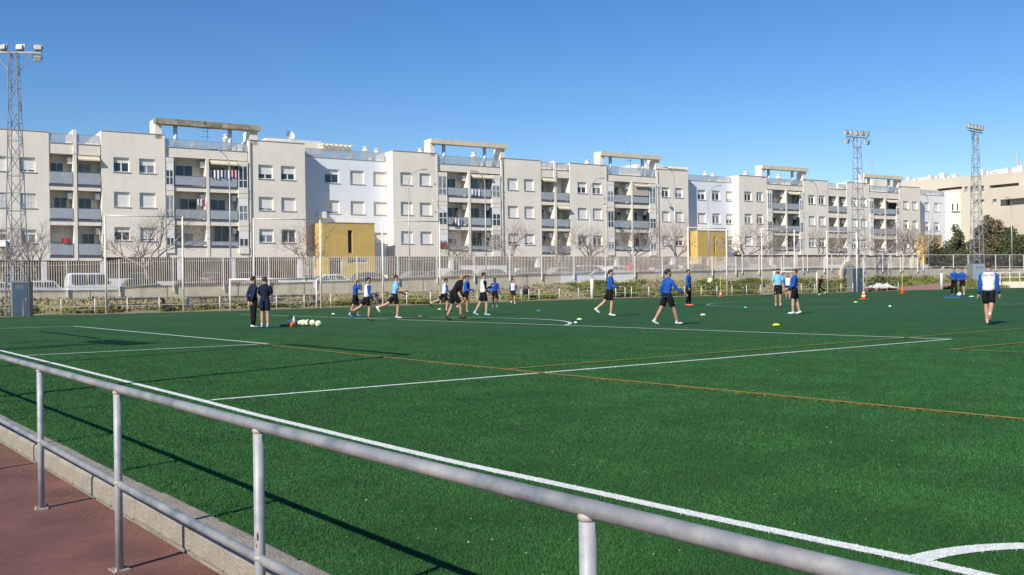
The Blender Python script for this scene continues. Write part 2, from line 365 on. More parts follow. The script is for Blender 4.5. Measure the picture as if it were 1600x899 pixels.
for a, c in zip(ps, ps[1:]):
    b = MB(off); n = int(round((c-a)/0.155)); 
    for k in range(1, n):
        s = a+(c-a)*k/n; z1 = ftop(s)+.02*math.sin(k*7); b.box(s-.023, s+.023, YW-.13, YW-.10, wtop(s)+.03, z1)
    b.tube((a, YW-.09, ftop(a)-.25), (c, YW-.09, ftop(c)-.25), .02, n=4); b.tube((a, YW-.09, wtop(a)+.2), (c, YW-.09, wtop(c)+.2), .02, n=4)
    b.build('picket_panel', M_PICK, PF)['kind'] = 'stuff'
# mesh fence farther right
MFx = [1160, 1187, 1225, 1262, 1300, 1340, 1380, 1411, 1443, 1490, 1513, 1556, 1578, 1600, 1640]
ms = [pb(x, 430, YW-.1)[0] for x in MFx]
MF = thing('mesh_fence', 'thin wire mesh fence with pale posts and top rail on the wall at the right', 'fence', b2w(ms[0], YW-.1, 2), BA); off = (ms[0], YW-.1, 2)
zf = [pb(x, 398.5, YW-.1)[1] for x in MFx]
for s, z in zip(ms, zf): MB(off).tube((s, YW-.1, wtop(s)-.3), (s, YW-.1, z), .045, n=6).build('post', M_WPOST, MF)
b = MB(off)
for (a, za), (c, zc) in zip(zip(ms, zf), zip(ms[1:], zf[1:])):
    b.tube((a, YW-.1, za), (c, YW-.1, zc), .035, n=5); b.tube((a, YW-.1, wtop(a)+.15), (c, YW-.1, wtop(c)+.15), .03, n=5)
b.build('top_rail', M_WPOST, MF)
b = MB(off)
for (a, za), (c, zc) in zip(zip(ms, zf), zip(ms[1:], zf[1:])):
    n = max(3, int((c-a)/.3))
    for k in range(n):
        s = a+(c-a)*k/n; b.tube((s, YW-.1, wtop(s)+.15), (s, YW-.1, za), .008, n=3, cap=False)
    for k in range(1, 9):
        t = k/9; b.tube((a, YW-.1, wtop(a)+(za-wtop(a))*t), (c, YW-.1, wtop(c)+(zc-wtop(c))*t), .008, n=3, cap=False)
b.build('wire_mesh', M_GALV, MF)['kind'] = 'stuff'

# ============================================================ BUILDINGS
WM = {}
def window(root, off, s0, s1, z0, z1, y, closed, bars=False, curtain=False):
    key = (round((s1-s0)*20), round((z1-z0)*20), round(closed*10), bars, curtain)
    if key not in WM:
        w_, h_ = key[0]/20, key[1]/20; cl = key[2]/10; W = w_/2
        fr = MB().box(-W, -W+.07, .11, .17, 0, h_).box(W-.07, W, .11, .17, 0, h_).box(-W+.07, W-.07, .11, .17, 0, .07).box(-W+.07, W-.07, .11, .17, h_-.07, h_).box(-.05, .05, .12, .165, .07, h_-.07)
        si = MB().box(-W-.08, W+.1, -.13, .11, -.07, .001)
        pa = MB().box(-W+.03, W-.03, .15, .155, .03, h_-.03)
        sh = MB()
        if cl > 0:
            zz = h_-.001; n = max(2, int(cl*h_/.12)); st = cl*(h_-.06)/n
            for k in range(n): sh.box(-W+.05, W-.05, .094+.004*(k % 2), .118, zz-st*(k+1)+.012, zz-st*k)
        ba = MB()
        if bars:
            for k in range(11): ba.tube((-W+.05+(w_-.1)*k/10, .02, 0), (-W+.05+(w_-.1)*k/10, .02, h_), .018, n=4)
            ba.tube((-W, .02, h_*.5), (W, .02, h_*.5), .015, n=4)
        WM[key] = (fr.mesh('window', M_WHITE), si.mesh('sill', M_SILL), pa.mesh('pane', M_CURT if curtain else M_GLASS), sh.mesh('shutter', M_SHUT) if cl > 0 else None, ba.mesh('grille', M_WHITE) if bars else None)
    me = WM[key]
    o = inst('window', me[0], root, ((s0+s1)/2-off[0], y-off[1]+.07, z0-off[2]))
    inst('sill', me[1], o); inst('pane', me[2], o)
    if me[3]: inst('shutter', me[3], o)
    if me[4]: inst('grille', me[4], o)
    return o
M_SHUT = mat('roller_shutter', (0.80, 0.78, 0.73), 0.6, var=0.03)
def wall_grid(b, s0, s1, z0, z1, holes, y=0.0, dep=0.24):
    xs = sorted(set([s0, s1]+[v for h in holes for v in (h[0], h[1])])); zz = sorted(set([z0, z1]+[v for h in holes for v in (h[2], h[3])]))
    for a, c in zip(xs, xs[1:]):
        for e, g in zip(zz, zz[1:]):
            mx, mz = (a+c)/2, (e+g)/2
            if any(h[0] < mx < h[1] and h[2] < mz < h[3] for h in holes): continue
            b.poly([(a, y, e), (c, y, e), (c, y, g), (a, y, g)])
    for h in holes:
        a, c, e, g = h
        b.poly([(a, y, e), (a, y+dep, e), (a, y+dep, g), (a, y, g)]); b.poly([(c, y, e), (c, y, g), (c, y+dep, g), (c, y+dep, e)])
        b.poly([(a, y, g), (a, y+dep, g), (c, y+dep, g), (c, y, g)]); b.poly([(a, y, e), (c, y, e), (c, y+dep, e), (a, y+dep, e)])
DEEP = 12.0
def block(root, off, x0, x1, ty, by, cols, rows, closed, y=0.0, m=None, bars=None, s_ext=None, left_open=True):
    """one plain stretch of facade with its window openings"""
    m = m or M_CREAM
    s0 = pb(x0, ty, y)[0] if s_ext is None or s_ext[0] is None else s_ext[0]; s1 = pb(x1, ty, y)[0] if s_ext is None or s_ext[1] is None else s_ext[1]
    xm = (max(x0, 0)+x1)/2; zt_ = pb(xm, ty, y)[1]; zb_ = pb(xm, by, y)[1]
    xr = max(5, sum(cols[0])/2); RZ = [(pb(xr, r[1], y)[1], pb(xr, r[0], y)[1]) for r in rows]
    holes = []
    for ci, (a, c) in enumerate(cols):
        sa, sc = pb(a, 300, y)[0], pb(c, 300, y)[0]
        for ri, (e, g) in enumerate(RZ):
            cl = closed[ri][ci]
            if cl is None: continue
            w_ = round((sc-sa)*20)/20; h_ = round((g-e)*20)/20; mid = (sa+sc)/2
            holes.append((mid-w_/2, mid+w_/2, e, e+h_)); window(root, off, mid-w_/2, mid+w_/2, e, e+h_, y, cl, bars=bool(bars and bars(ri)), curtain=((ci+ri+int(x0)) % 3 == 0))
    b = MB(off); wall_grid(b, s0, s1, zb_, zt_, holes, y)
    b.poly([(s0, y, zb_), (s0, y, zt_), (s0, y+DEEP, zt_), (s0, y+DEEP, zb_)]); b.poly([(s1, y, zb_), (s1, y+DEEP, zb_), (s1, y+DEEP, zt_), (s1, y, zt_)])
    b.poly([(s0, y, zb_), (s1, y, zb_), (s1, y+DEEP, zb_), (s0, y+DEEP, zb_)])
    b.poly([(s0, y+DEEP, zb_), (s1, y+DEEP, zb_), (s1, y+DEEP, zt_), (s0, y+DEEP, zt_)])
    b.poly([(s0, y+.25, zt_-.5), (s1, y+.25, zt_-.5), (s1, y+DEEP-.25, zt_-.5), (s0, y+DEEP-.25, zt_-.5)])
    for (p, q, r_, t_) in ((s0, s1, y, y+.25), (s0, s1, y+DEEP-.25, y+DEEP), (s0, s0+.25, y+.25, y+DEEP-.25), (s1-.25, s1, y+.25, y+DEEP-.25)): b.poly([(p, r_, zt_), (q, r_, zt_), (q, t_, zt_), (p, t_, zt_)])
    for (p, q, r_, t_) in ((s0, s1, y+.25, y+.25), (s0, s1, y+DEEP-.25, y+DEEP-.25)): b.poly([(p, r_, zt_-.5), (q, t_, zt_-.5), (q, t_, zt_), (p, r_, zt_)])
    for p in (s0+.25, s1-.25): b.poly([(p, y+.25, zt_-.5), (p, y+DEEP-.25, zt_-.5), (p, y+DEEP-.25, zt_), (p, y+.25, zt_)])
    b.build('wall', m, root)
    MB(off).box(s0+.002, s1-.002, y-.05, y+.27, zt_+.001, zt_+.07).build('coping', M_SILL, root)
    return s0, s1, zb_, zt_
BD = 1.5
def railing(root, off, s0, s1, zf, zr, y, glass=False, side=False):
    b = MB(off).box(s0, s1, y-.03, y+.03, zr-.05, zr).box(s0, s1, y-.02, y+.02, zf+.06, zf+.1)
    n = max(2, int((s1-s0)/1.2))
    for k in range(n+1):
        s = s0+.02+(s1-s0-.04)*k/n; b.box(s-.02, s+.02, y-.02, y+.02, zf, zr-.05)
    o = b.build('railing', M_RAILD if not glass else M_GALV, root)
    MB(off).box(s0+.05, s1-.05, y-.034, y-.022, zf+.12, zr-.07).build('railing_panel', M_TGL if glass else M_RAIL, o)
def bay(root, off, s0, s1, xr, tr, fa, op, piers, encl, extras={}, beamlike=False, last=None):
    """recessed balcony bay. y positions measured at photo column xr: tr terrace rail top, fa fascia top/bottom,
    op rows of (opening top, railing top, floor); piers: s pairs; encl: glazed corner rooms (sa, sb)"""
    Z = lambda y: pb(xr, y, 0)[1]
    zf0, zf1 = Z(fa[0]), Z(fa[1]); rows = [tuple(Z(v) for v in r) for r in op]; zlast = Z(last)
    b = MB(off)
    b.poly([(s0, BD, zlast), (s1, BD, zlast), (s1, BD, zf1), (s0, BD, zf1)])      # back wall
    b.box(s0+.003, s1-.003, 0.06, DEEP-.1, zf1, zf0)                               # terrace slab + fascia
    for i, (t, r, f) in enumerate(rows):
        nb = rows[i+1][0] if i+1 < len(rows) else zlast
        b.box(s0+.003, s1-.003, 0.02, BD-.003, nb, f)
    for a, c in piers: b.box(a, c, -.03, BD-.005, zlast, zf1-.003)
    b.build('wall', M_CREAM, root)
    MB(off).box(s0+.003, s1-.003, .0, .3, zf0+.001, zf0+.06).build('coping', M_SILL, root)
    edges = [s0]+[v for p in sorted(piers) for v in p]+[s1]; cells = [(edges[i], edges[i+1]) for i in range(0, len(edges), 2)]
    te = [c for c in cells]
    for a, c in ((te[0][0], te[-1][1]),) if not extras.get('split') else te: railing(root, off, a+.03, c-.03, zf0+.06, Z(tr), .12, True)
    zprev = zf1
    for i, (t, r, f) in enumerate(rows):
        for ci, (a, c) in enumerate(cells):
            aa, cc = a, c
            for (ea, eb) in encl:
                if abs(ea-a) < .3: aa = eb
                if abs(eb-c) < .3: cc = ea
            if cc-aa < .3: continue
            sp = MB(off)
            o = MB(off).box(aa+.02, cc-.02, -.015, .0, f-.12, f+.02).build('floor_edge', M_RAILD, root) if i < 9 else None
            if not (extras.get('lastwall') and i == len(rows)-1): railing(root, off, aa+.03, cc-.03, f, r, 0.03)
            else: MB(off).box(aa+.03, cc-.03, .05, .09, f+.1, r-.05).box(aa+.03, cc-.03, .03, .1, r-.05, r).build('railing', M_RAIL, root)
            # doors on the back wall
            dw = min(1.7, (cc-aa)*.5); k = (i*3+ci*2+int(xr)) % 5; da = aa+(cc-aa)*(.18 if k < 3 else .3)
            fr = MB(off).box(da-.06, da+dw+.06, BD-.07, BD-.01, f+.02, f+2.2).build('balcony_door', M_WHITE, root)
            MB(off).box(da, da+dw*.48, BD-.085, BD-.072, f+.1, f+2.12).box(da+dw*.52, da+dw, BD-.085, BD-.072, f+.1, f+2.12).build('pane', M_GLASS if k in (0, 3) else M_CURT, fr)
            if k in (1, 4) : MB(off).box(da, da+dw, BD-.11, BD-.086, f+2.12-(.8 if k == 1 else 1.5), f+2.14).build('shutter', M_SHUT, fr)
            if k in (0, 3):   # air conditioner on the side wall
                MB(off).box(cc-.42, cc-.02, .5, 1.25, t-.75, t-.2).build('air_conditioner', M_AC, root)
            if k == 2 and not extras.get('noaw'): 
                aw = MB(off); aw.poly([(aa+.1, .0, t-.12), (cc-.1, .0, t-.12), (cc-.1, -.35, t-.36), (aa+.1, -.35, t-.36)]); aw.poly([(aa+.1, -.35, t-.36), (cc-.1, -.35, t-.36), (cc-.1, -.35, t-.5), (aa+.1, -.35, t-.5)])
                aw.box(aa+.1, cc-.1, -.02, .12, t-.14, t-.02); aw.build('awning', M_AWN, root)
    for (ea, eb) in encl:      # glazed corner rooms with a solid panel under each
        for i, (t, r, f) in enumerate(rows):
            nb = rows[i+1][0] if i+1 < len(rows) else zlast
            MB(off).box(ea+.02, eb-.02, -.10, BD-.02, (nb if i+1 < len(rows) else f-.7)+.02, f-.02+(r-f)*.02).build('corner_panel', M_CREAM, root)
            MB(off).box(ea+.02, eb-.02, -.10, BD-.02, t-.45, t-.02).build('corner_panel', M_CREAM, root)
            zz0, zz1 = f+.02, t-.45
            g = MB(off).box(ea+.04, ea+.11, -.08, -.02, zz0, zz1).box(eb-.11, eb-.04, -.08, -.02, zz0, zz1).box(ea+.11, eb-.11, -.08, -.02, zz0, zz0+.07).box(ea+.11, eb-.11, -.08, -.02, zz1-.07, zz1).box((ea+eb)/2-.035, (ea+eb)/2+.035, -.07, -.03, zz0+.07, zz1-.07).box(ea+.11, eb-.11, -.07, -.03, zz0+.75, zz0+.82)
            g.box(eb-.09, eb-.04, -.02, BD-.03, zz0, zz0+.06).box(ea+.04, ea+.09, -.02, BD-.03, zz0, zz0+.06).box(ea+.04, ea+.09, 1.38, BD-.03, zz0, zz1).box(eb-.09, eb-.04, 1.38, BD-.03, zz0, zz1)
            fr = g.build('window', M_WHITE, root)
            MB(off).box(ea+.08, eb-.08, -.05, BD-.05, zz0+.03, zz1-.03).build('pane', M_CURT if (i+int(xr)) % 2 else M_GLASS, fr)
            if (i*7+int(xr)+int(ea)) % 3 != 0: MB(off).box(ea+.10, eb-.10, -.076, -.052, zz1-.8, zz1-.07).build('shutter', M_SHUT, fr)
    return cells, rows, zf0
def projx(P):
    d = P-CAM; return 800+F_PX*d.dot(CR)/d.dot(CF)
def recess(xin, xfront):
    sf = pb(xfront, 300, 0)[0]; return float(min(np.arange(.4, 5, .05), key=lambda q: abs(projx(b2w(sf, q, 8))-xin)))
def pergola(root, off, x, ytop, thick, pier_y, yb, dark=False, lit=(0,)):
    """x = (left pier outer, left pier inner, right pier inner, right pier outer); stands on the roof terrace"""
    s = [pb(v, ytop[0], 0)[0] for v in x]; zt_ = pb(x[0]+8, ytop[0], 0)[1]; zl = zt_-thick
    zb0 = pb(x[0], pier_y[0], 0)[1]-.3; m = M_DBEAM if dark else M_TRIM
    p = thing('pergola', None, None, (0, 0, 0)); p.parent = root; dq = recess(lit[0], x[0])
    MB(off).box(s[0], s[1], .0, dq, zb0, zl-.002).box(s[0], s[1], .76, dq, zl-.002, zt_-.02).build('pier', M_CREAM, p); MB(off).box(s[2], s[3], .0, dq, zb0, zl-.002).build('pier', M_CREAM, p)
    MB(off).box(s[0]-(0 if dark else 0), s[3]+.25, -.25, .75, zl, zt_).build('beam', m, p)
    for t in (.16, .78):
        c = s[1]+(s[2]-s[1])*t; MB(off).tube((c, .45, zb0-1.0), (c, .45, zl-.003), .2, n=12).build('column', M_PCOL, p, smooth=True)
    return s, zt_
def ground_floor(root, off, s0, s1, ztop, cx):
    z0 = zs((s0+s1)/2)-.5
    b = MB(off).box(s0+.01, s1-.01, 2.0, 2.2, z0, ztop+.7); b.build('ground_floor_wall', M_BRN, root)
    n = max(1, int((s1-s0)/3.4))
    for k in range(n):
        a = s0+(s1-s0)*(k+.2)/n
        if k % 3 == 2: MB(off).box(a, a+1.2, 1.93, 1.98, z0+.6, z0+2.9).build('door', M_DARK, root)
        else: o = MB(off).box(a, a+1.7, 1.95, 1.98, z0+1.7, z0+2.9).build('window', M_WHITE, root); MB(off).box(a+.08, a+1.62, 1.93, 1.949, z0+1.78, z0+2.82).build('pane', M_GLASS, o)
    for c in cx:
        s = pb(c, 420, .3)[0]; MB(off).box(s-.22, s+.22, .07, .5, z0, ztop+.25).build('pillar', M_GWALL, root)
    s = s0; k = 0                                             # low white garden walls in front
    while s < s1-1.2:
        L = min(rng.uniform(1.6, 4.2), s1-s-.05); h = rng.choice([1.5, 2.0, 2.3]); MB(off).box(s, s+L, -2.6, -2.4, z0, z0+h).build('garden_wall', M_GWALL, root); s += L+rng.choice([0.01, .9, 1.2]); k += 1
GR = 'apartment blocks along the street'
def bld(x0, label, cat='building'):
    s0 = pb(x0, 400, 0)[0]; off = (s0, 0, zs(s0)); return thing('apartment_building', label, cat, b2w(s0, 0, zs(s0)), BA), off
def Spx(*xs): return [pb(x, 300, 0)[0] for x in xs]

# --- building A (photo columns -60..476)
A, oA = bld(-60, 'cream apartment block at the left with a dark weathered pergola beam on its roof')
_, a1, zb, zr = block(A, oA, -60, 76, 204, 407, [(-13, 10.5), (31.5, 56)], [(243.5, 267), (300.5, 324), (358, 379.5)], [(1, .9), (1, 1), (.4, .4)], bars=lambda r: r == 1)
s0, s1 = Spx(76, 158); p = Spx(115, 120.5)
bay(A, oA, s0+.002, s1-.002, 100, 208.5, (224, 240.5), [(241.5, 268, 289), (297, 324.5, 343.5), (352, 380, 400.5)], [p], [], {'split': 1}, last=407.5)
zz = pb(118, 203, 0)[1]; MB(oA).box(p[0], p[1], -.03, 4.5, pb(118, 240, 0)[1], zz).build('dividing_wall', M_CREAM, A)
block(A, oA, 158, 258, 207.8, 402, [(178, 202.7), (218, 243)], [(246.3, 268.8), (300.3, 323.4), (355, 376)], [(.35, .5), (1, 1), (.4, .9)])
s0, s1 = Spx(258.3, 387.8); e = Spx(259, 272, 372, 387.5); p = Spx(322.5, 327)
cA, rA, zA = bay(A, oA, s0, s1, 300, 219, (232, 247), [(248, 275, 291.5), (299.5, 327, 343.5), (352, 377, 385)], [p], [(s0, e[1]), (e[2], s1)], {'lastwall': 1}, last=402.5)
block(A, oA, 388, 476, 222, 402, [(404, 427), (439.5, 461.5)], [(258, 279.6), (307.7, 328.8), (358, 379)], [(.7, .65), (.9, 1), (.5, .1)])
pergola(A, oA, (242, 252.5, 390, 402), (185.3, 196), .52, (212, 220), 230, dark=True, lit=(234.5,))
ground_floor(A, oA, -12, pb(476, 400)[0], zb-.02, [69, 161, 281, 363, 468])
# laundry and odds and ends on A's balconies
def laundry(root, off, x0, x1, y0, y1, cols):
    n = len(cols)
    for k, c in enumerate(cols):
        a = pb(x0+(x1-x0)*k/n, y0, -.12); d = pb(x0+(x1-x0)*(k+.82)/n, y1+(k % 3)*1.3, -.12); b = MB(off)
        for j in range(4):
            u0, u1 = a[0]+(d[0]-a[0])*j/4, a[0]+(d[0]-a[0])*(j+1)/4; w0, w1 = .03*math.sin(j*2), .03*math.sin((j+1)*2)
            b.poly([(u0, -.12+w0, d[1]), (u1, -.12+w1, d[1]), (u1, -.12+w1, a[1]), (u0, -.12+w0, a[1])])
        o = b.build('laundry_item', mat('cloth_%d_%d_%d' % tuple(int(v*99) for v in c), c, .9), root)
WH = (.7, .7, .7)
laundry(A, oA, 328, 372, 266, 277, [(.08, .09, .2), WH, WH, (.6, .62, .65), (.25, .3, .4), WH, (.7, .3, .35), (.65, .35, .4)])
laundry(A, oA, 308, 322, 311, 321, [WH, WH, (.4, .08, .1)])
laundry(A, oA, 96, 113, 372, 380, [(.42, .02, .06)])
laundry(A, oA, 155, 158.5, 362, 376, [(.6, .5, .35)])
# roof things on A
def roofbox(root, off, x0, x1, y0, y1, yl, dp, name, m=None):
    a = pb(x0, y0, yl); d = pb(x1, y1, yl); return MB(off).box(a[0], d[0], yl, yl+dp, d[1]-1.0, a[1]).build(name, m or M_CREAM2, root)
def vent(root, off, x, y, yl=5, r=.3):
    s, z = pb(x, y, yl); MB(off).lathe((s, yl, z-2.0), [(r, 0), (r, 1.45), (r*1.25, 1.5), (r*1.25, 1.6), (r*.7, 1.65), (r*.7, 1.85), (r*1.1, 1.9), (r*.2, 2.0)], 8).build('chimney', M_CREAM2, root, True)
def dish(root, off, x, y, yl, r):
    s, z = pb(x, y, yl); b = MB(off); n = 14; c = (s, yl, z)
    pr = [(r*t, (r*t)**2*.35/r) for t in (0, .33, .66, 1)]; ax = Vector((.25, -1, .35)).normalized(); u = ax.cross(Vector((0, 0, 1))).normalized(); v = u.cross(ax); ids = []
    for rr, dd in pr: ids.append([b.P(*(Vector(c)+ax*dd+(u*math.cos(2*math.pi*k/n)+v*math.sin(2*math.pi*k/n))*max(rr, .001))) for k in range(n)])
    for i in range(3):
        for k in range(n): b.f.append([ids[i][k], ids[i][(k+1) % n], ids[i+1][(k+1) % n], ids[i+1][k]])
    b.tube(c, (s, yl+.3, z-1.6), .04); b.tube(c, Vector(c)+ax*r*.9, .015); b.build('satellite_dish', M_AC, root, True)
def antenna(root, off, x, y0, y1, yl=4):
    s, z1 = pb(x, y1, yl); z0 = pb(x, y0, yl)[1]; b = MB(off).tube((s, yl, z0), (s, yl, z1), .025, n=5)
    for k, (h, L) in enumerate(((.1, .9), (.35, .5), (.9, .7))):
        b.tube((s-L, yl, z1-h), (s+L*.3, yl, z1-h), .015, n=4)
        for j in range(5): b.tube((s-L+.28*j*L, yl-.25, z1-h), (s-L+.28*j*L, yl+.25, z1-h), .01, n=3)
    b.build('antenna', M_GALV, root)
roofbox(A, oA, 416, 502, 215.5, 227, 5.5, 5, 'roof_hut'); dish(A, oA, 452.5, 212, 4.2, .52); antenna(A, oA, 412, 222, 195); vent(A, oA, 353, 210, 3.5); vent(A, oA, 303, 220, 4)
antenna(A, oA, 324, 232, 200, .5)

def downpipe(root, off, x, y0, y1, yy=-.09):
    s, z1 = pb(x, y0, 0); z0 = pb(x, y1, 0)[1]; MB(off).tube((s, yy, z0), (s, yy, z1), .05, n=6).build('downpipe', M_SILL, root)
downpipe(A, oA, 256.5, 214, 402); downpipe(A, oA, 390, 222, 402)
# --- link B (blue white, set back)
RB_ = recess(604.5, 613); print('recess B', RB_)
B, oB = bld(476, 'pale blue-white set-back building between the first and second cream blocks, behind the yellow porch')
sA3 = pb(476, 300, 0)[0]; sC0 = pb(613, 300, 0)[0]
block(B, oB, 476, 604, 249, 430, [(508, 530), (547.5, 569), (583.5, 604)], [(265, 286), (313.3, 333.6), (362, 380)], [(.4, 1, 1), (.9, 1, 1), (None, None, 1)], y=RB_, m=M_BLUE, s_ext=(sA3+.002, sC0-.002))
zz = pb(540, 249, RB_)[1]; railing(B, oB, sA3+.1, sC0-.1, zz+.07, pb(540, 235, RB_)[1], RB_+.12, True)
for x, y in ((571, 229), (588.5, 232.5)): vent(B, oB, x, y, 4.5, .33)
o = MB(oB); a = pb(502, 227.5, 5); d = pb(545, 231, 5); o.box(a[0], d[0], 4.5, 7.5, a[1]-.35, a[1])
for k in range(7): s = a[0]+(d[0]-a[0])*k/6; o.box(s-.08, s+.08, 4.1, 7.9, a[1]+.003, a[1]+.16)
for k in (0.45, .98): s = a[0]+(d[0]-a[0])*k; o.box(s-.2, s+.2, 4.6, 5.0, a[1]-2.4, a[1]-.353)
o.build('roof_pergola', M_TRIM, B)
s, z = pb(504, 336, RB_-.5); MB(oB).box(s-.45, s+.45, RB_-.5, RB_-.03, z-.35, z+.35).build('air_conditioner', M_AC, B)
# --- building C
C, oC = bld(613, 'cream apartment block in the middle with two roof pergolas and two balcony bays')
block(C, oC, 613, 684, 238, 401, [(626, 644), (656, 673.5)], [(269.3, 288.8), (315.8, 335.7), (361.7, 380.7)], [(1, .95), (1, 1), (1, 1)])
s0, s1 = Spx(684.2, 781.8); e = Spx(686, 698.5, 768, 780); p = Spx(731.5, 735)
bay(C, oC, s0, s1, 715, 244.5, (257.5, 268.5), [(270.5, 293, 307), (316, 339, 352.5), (359.5, 384, 391)], [p], [(s0, e[1]), (e[2], s1)], {'lastwall': 1}, last=401)
block(C, oC, 782, 845, 249.3, 401, [(793, 809), (819, 834)], [(279, 297), (321.7, 340), (365, 382)], [(1, 1), (1, 1), (.8, .9)])
s0, s1 = Spx(845.2, 889.8); p = Spx(866, 869.5)
bay(C, oC, s0, s1, 857, 253.5, (265, 277), [(278, 300, 313.5), (320.5, 341.5, 355), (361, 384, 396)], [p], [], {'split': 1}, last=401)
MB(oC).box(p[0], p[1], -.03, 4.5, pb(867, 277, 0)[1], pb(867, 252, 0)[1]).build('dividing_wall', M_CREAM, C)
block(C, oC, 890, 948, 257, 401, [(902.5, 917), (926, 940)], [(284.6, 302), (325, 342.3), (367.5, 383)], [(.5, .5), (1, 1), (.2, .3)])
s0, s1 = Spx(948.2, 1024.8); e = Spx(949, 959, 1014, 1024); p = Spx(986, 988.5)
bay(C, oC, s0, s1, 985, 262, (274.5, 284.5), [(285.5, 305, 318), (325.5, 344.5, 357), (363.5, 385, 391)], [p], [(s0, e[1]), (e[2], s1)], {'lastwall': 1}, last=401)
a = pb(989, 286, -.08); d = pb(1013.5, 306.5, -.08); MB(oC).box(a[0], d[0], -.11, -.085, d[1], a[1]).build('blind', M_AWN2, C)
block(C, oC, 1025, 1075, 266, 401, [(1034, 1046), (1055, 1067)], [(292.8, 308), (330.4, 346), (368.3, 384)], [(.35, .6), (1, 1), (1, .5)])
pergola(C, oC, (672, 679, 781.5, 788), (217.6, 228), .5, (240, 246), 250, lit=(663.5,))
pergola(C, oC, (937.5, 943.5, 1024, 1030), (237.6, 245), .5, (256, 263), 265, lit=(929,))
for x, y in ((657, 232), (740, 238), (917.5, 250)): vent(C, oC, x, y, 4.5, .33)
roofbox(C, oC, 996, 1043, 256.5, 264, 6, 4, 'roof_hut'); dish(C, oC, 1010, 252.5, 1.6, .75); antenna(C, oC, 981, 258, 219); antenna(C, oC, 985, 270, 240, .5)
o = MB(oC); a = pb(1047, 263, 6); d = pb(1072, 265, 6); o.box(a[0], d[0], 6, 9, a[1]-.35, a[1])
for k in range(7): s = a[0]+(d[0]-a[0])*k/6; o.box(s-.08, s+.08, 5.6, 9.3, a[1]+.003, a[1]+.2)
o.build('roof_pergola', M_TRIM, C)
ground_floor(C, oC, sC0+.3, pb(1074, 400)[0], pb(850, 401)[1]-.02, [704, 840, 963, 1050])
a = pb(693, 384, -.12); MB(oC).box(a[0]-.4, a[0]+.5, -.15, -.11, a[1]-.3, a[1]+.35).build('sign_panel', mat('dark_red_sign', (.18, .03, .03), .6), C)
laundry(C, oC, 736, 752, 296, 304, [WH, (.5, .55, .65), WH]); laundry(C, oC, 706, 724, 342, 350, [(.45, .3, .2), WH, WH, (.2, .25, .4)])
M_POT = mat('balcony_plant', (.08, .12, .03), .8, var=.4)
for x_, y_ in ((850, 342), (876, 341.5), (881, 342), (886, 341.8), (965, 345), (972, 344.6), (979, 345), (853, 300.5), (1000, 345)):
    a = pb(x_, y_, .15); o = MB(); 
    for k in range(26): u = rng.normal(size=3)*(.22, .12, .16); o.poly([tuple(u), tuple(u+rng.normal(size=3)*.09), tuple(u+rng.normal(size=3)*.09)])
    o = o.build('potted_plant', M_POT, C); o.location = (a[0]-oC[0], .18, a[1]+.12-oC[2])
for x_, y_ in ((679, 287), (679.5, 331), (787, 300), (787, 308), (944, 309), (944, 318)):
    a = pb(x_, y_, 0); MB(oC).box(a[0]-.09, a[0]+.09, -.05, -.002, a[1]-.1, a[1]+.1).build('wall_vent', M_SILL, C)
for x_, y_ in ((683, 314), (950, 323.5), (1033, 291)):      # short wall-mounted lamps
    a = pb(x_, y_, -1.6); o = MB(oC).path([(a[0]+.9, 0, a[1]-.5), (a[0]+.5, -.9, a[1]-.05), (a[0], -1.6, a[1])], .035, 5).build('wall_lamp', M_GALV, C); MB(oC).box(a[0]-.5, a[0]+.05, -1.72, -1.48, a[1]-.03, a[1]+.09).build('lamp_head', M_AC, o)
for x_, y_ in ((682.5, 242), (784, 250), (946.5, 260), (1027, 266)): downpipe(C, oC, x_, y_, 401)
# --- link D
RD_ = recess(1146, 1155); RD_ = min(RD_, 3.0); print('recess D', RD_)
D, oD = bld(1075, 'pale blue-white set-back building with three window columns above the middle yellow porch')
sC1 = pb(1075, 300, 0)[0]; sE0 = pb(1154, 300, 0)[0]
block(D, oD, 1075, 1146, 284, 430, [(1090, 1102.5), (1112.5, 1125), (1134, 1146)], [(296.6, 312), (333, 348.6), (369, 384)], [(.5, .3, .9), (1, .3, .6), (None, None, .4)], y=RD_, m=M_BLUE, s_ext=(sC1+.002, sE0-.002))
zz = pb(1110, 284, RD_)[1]; railing(D, oD, sC1+.1, sE0-.1, zz+.07, pb(1110, 275, RD_)[1], RD_+.12, True)
for x, y in ((1102, 268), (1113.5, 271)): vent(D, oD, x, y, 4.5, .36)
# --- building E
E_, oE = bld(1154, 'far cream apartment block with two roof pergolas left and right of the middle floodlight tower')
block(E_, oE, 1154, 1198, 275.5, 398, [(1163, 1174.5), (1182, 1192)], [(299.4, 313.8), (334.4, 349), (369, 384)], [(.3, .3), (.4, .4), (1, 1)])
s0, s1 = Spx(1198.1, 1254.9); e = Spx(1199, 1206, 1248.5, 1255); p = Spx(1227.5, 1229.5)
bay(E_, oE, s0, s1, 1225, 280, (289, 297), [(298.5, 317.5, 328), (333.5, 352.5, 363), (368, 386, 391)], [p], [(s0, e[1]), (e[2], s1)], {'lastwall': 1}, last=398)
block(E_, oE, 1255, 1294, 282, 398, [(1263, 1273), (1279, 1289)], [(305, 319), (338, 352.4), (372, 386)], [(.3, .3), (1, 1), (.5, .5)])
s0, s1 = Spx(1294.1, 1322.9); p = Spx(1308, 1310.5)
bay(E_, oE, s0, s1, 1308, 287, (295.5, 307), [(308, 322, 332), (340.5, 354, 364), (372, 388, 394)], [p], [], {'split': 1}, last=398)
block(E_, oE, 1323, 1358, 286, 398, [(1330, 1339), (1345, 1354)], [(309, 322), (342, 355), (374, 388)], [(.4, .8), (1, 1), (.5, .5)])
s0, s1 = Spx(1358.1, 1404.9); e = Spx(1359, 1364, 1399.5, 1405); p = Spx(1382, 1384)
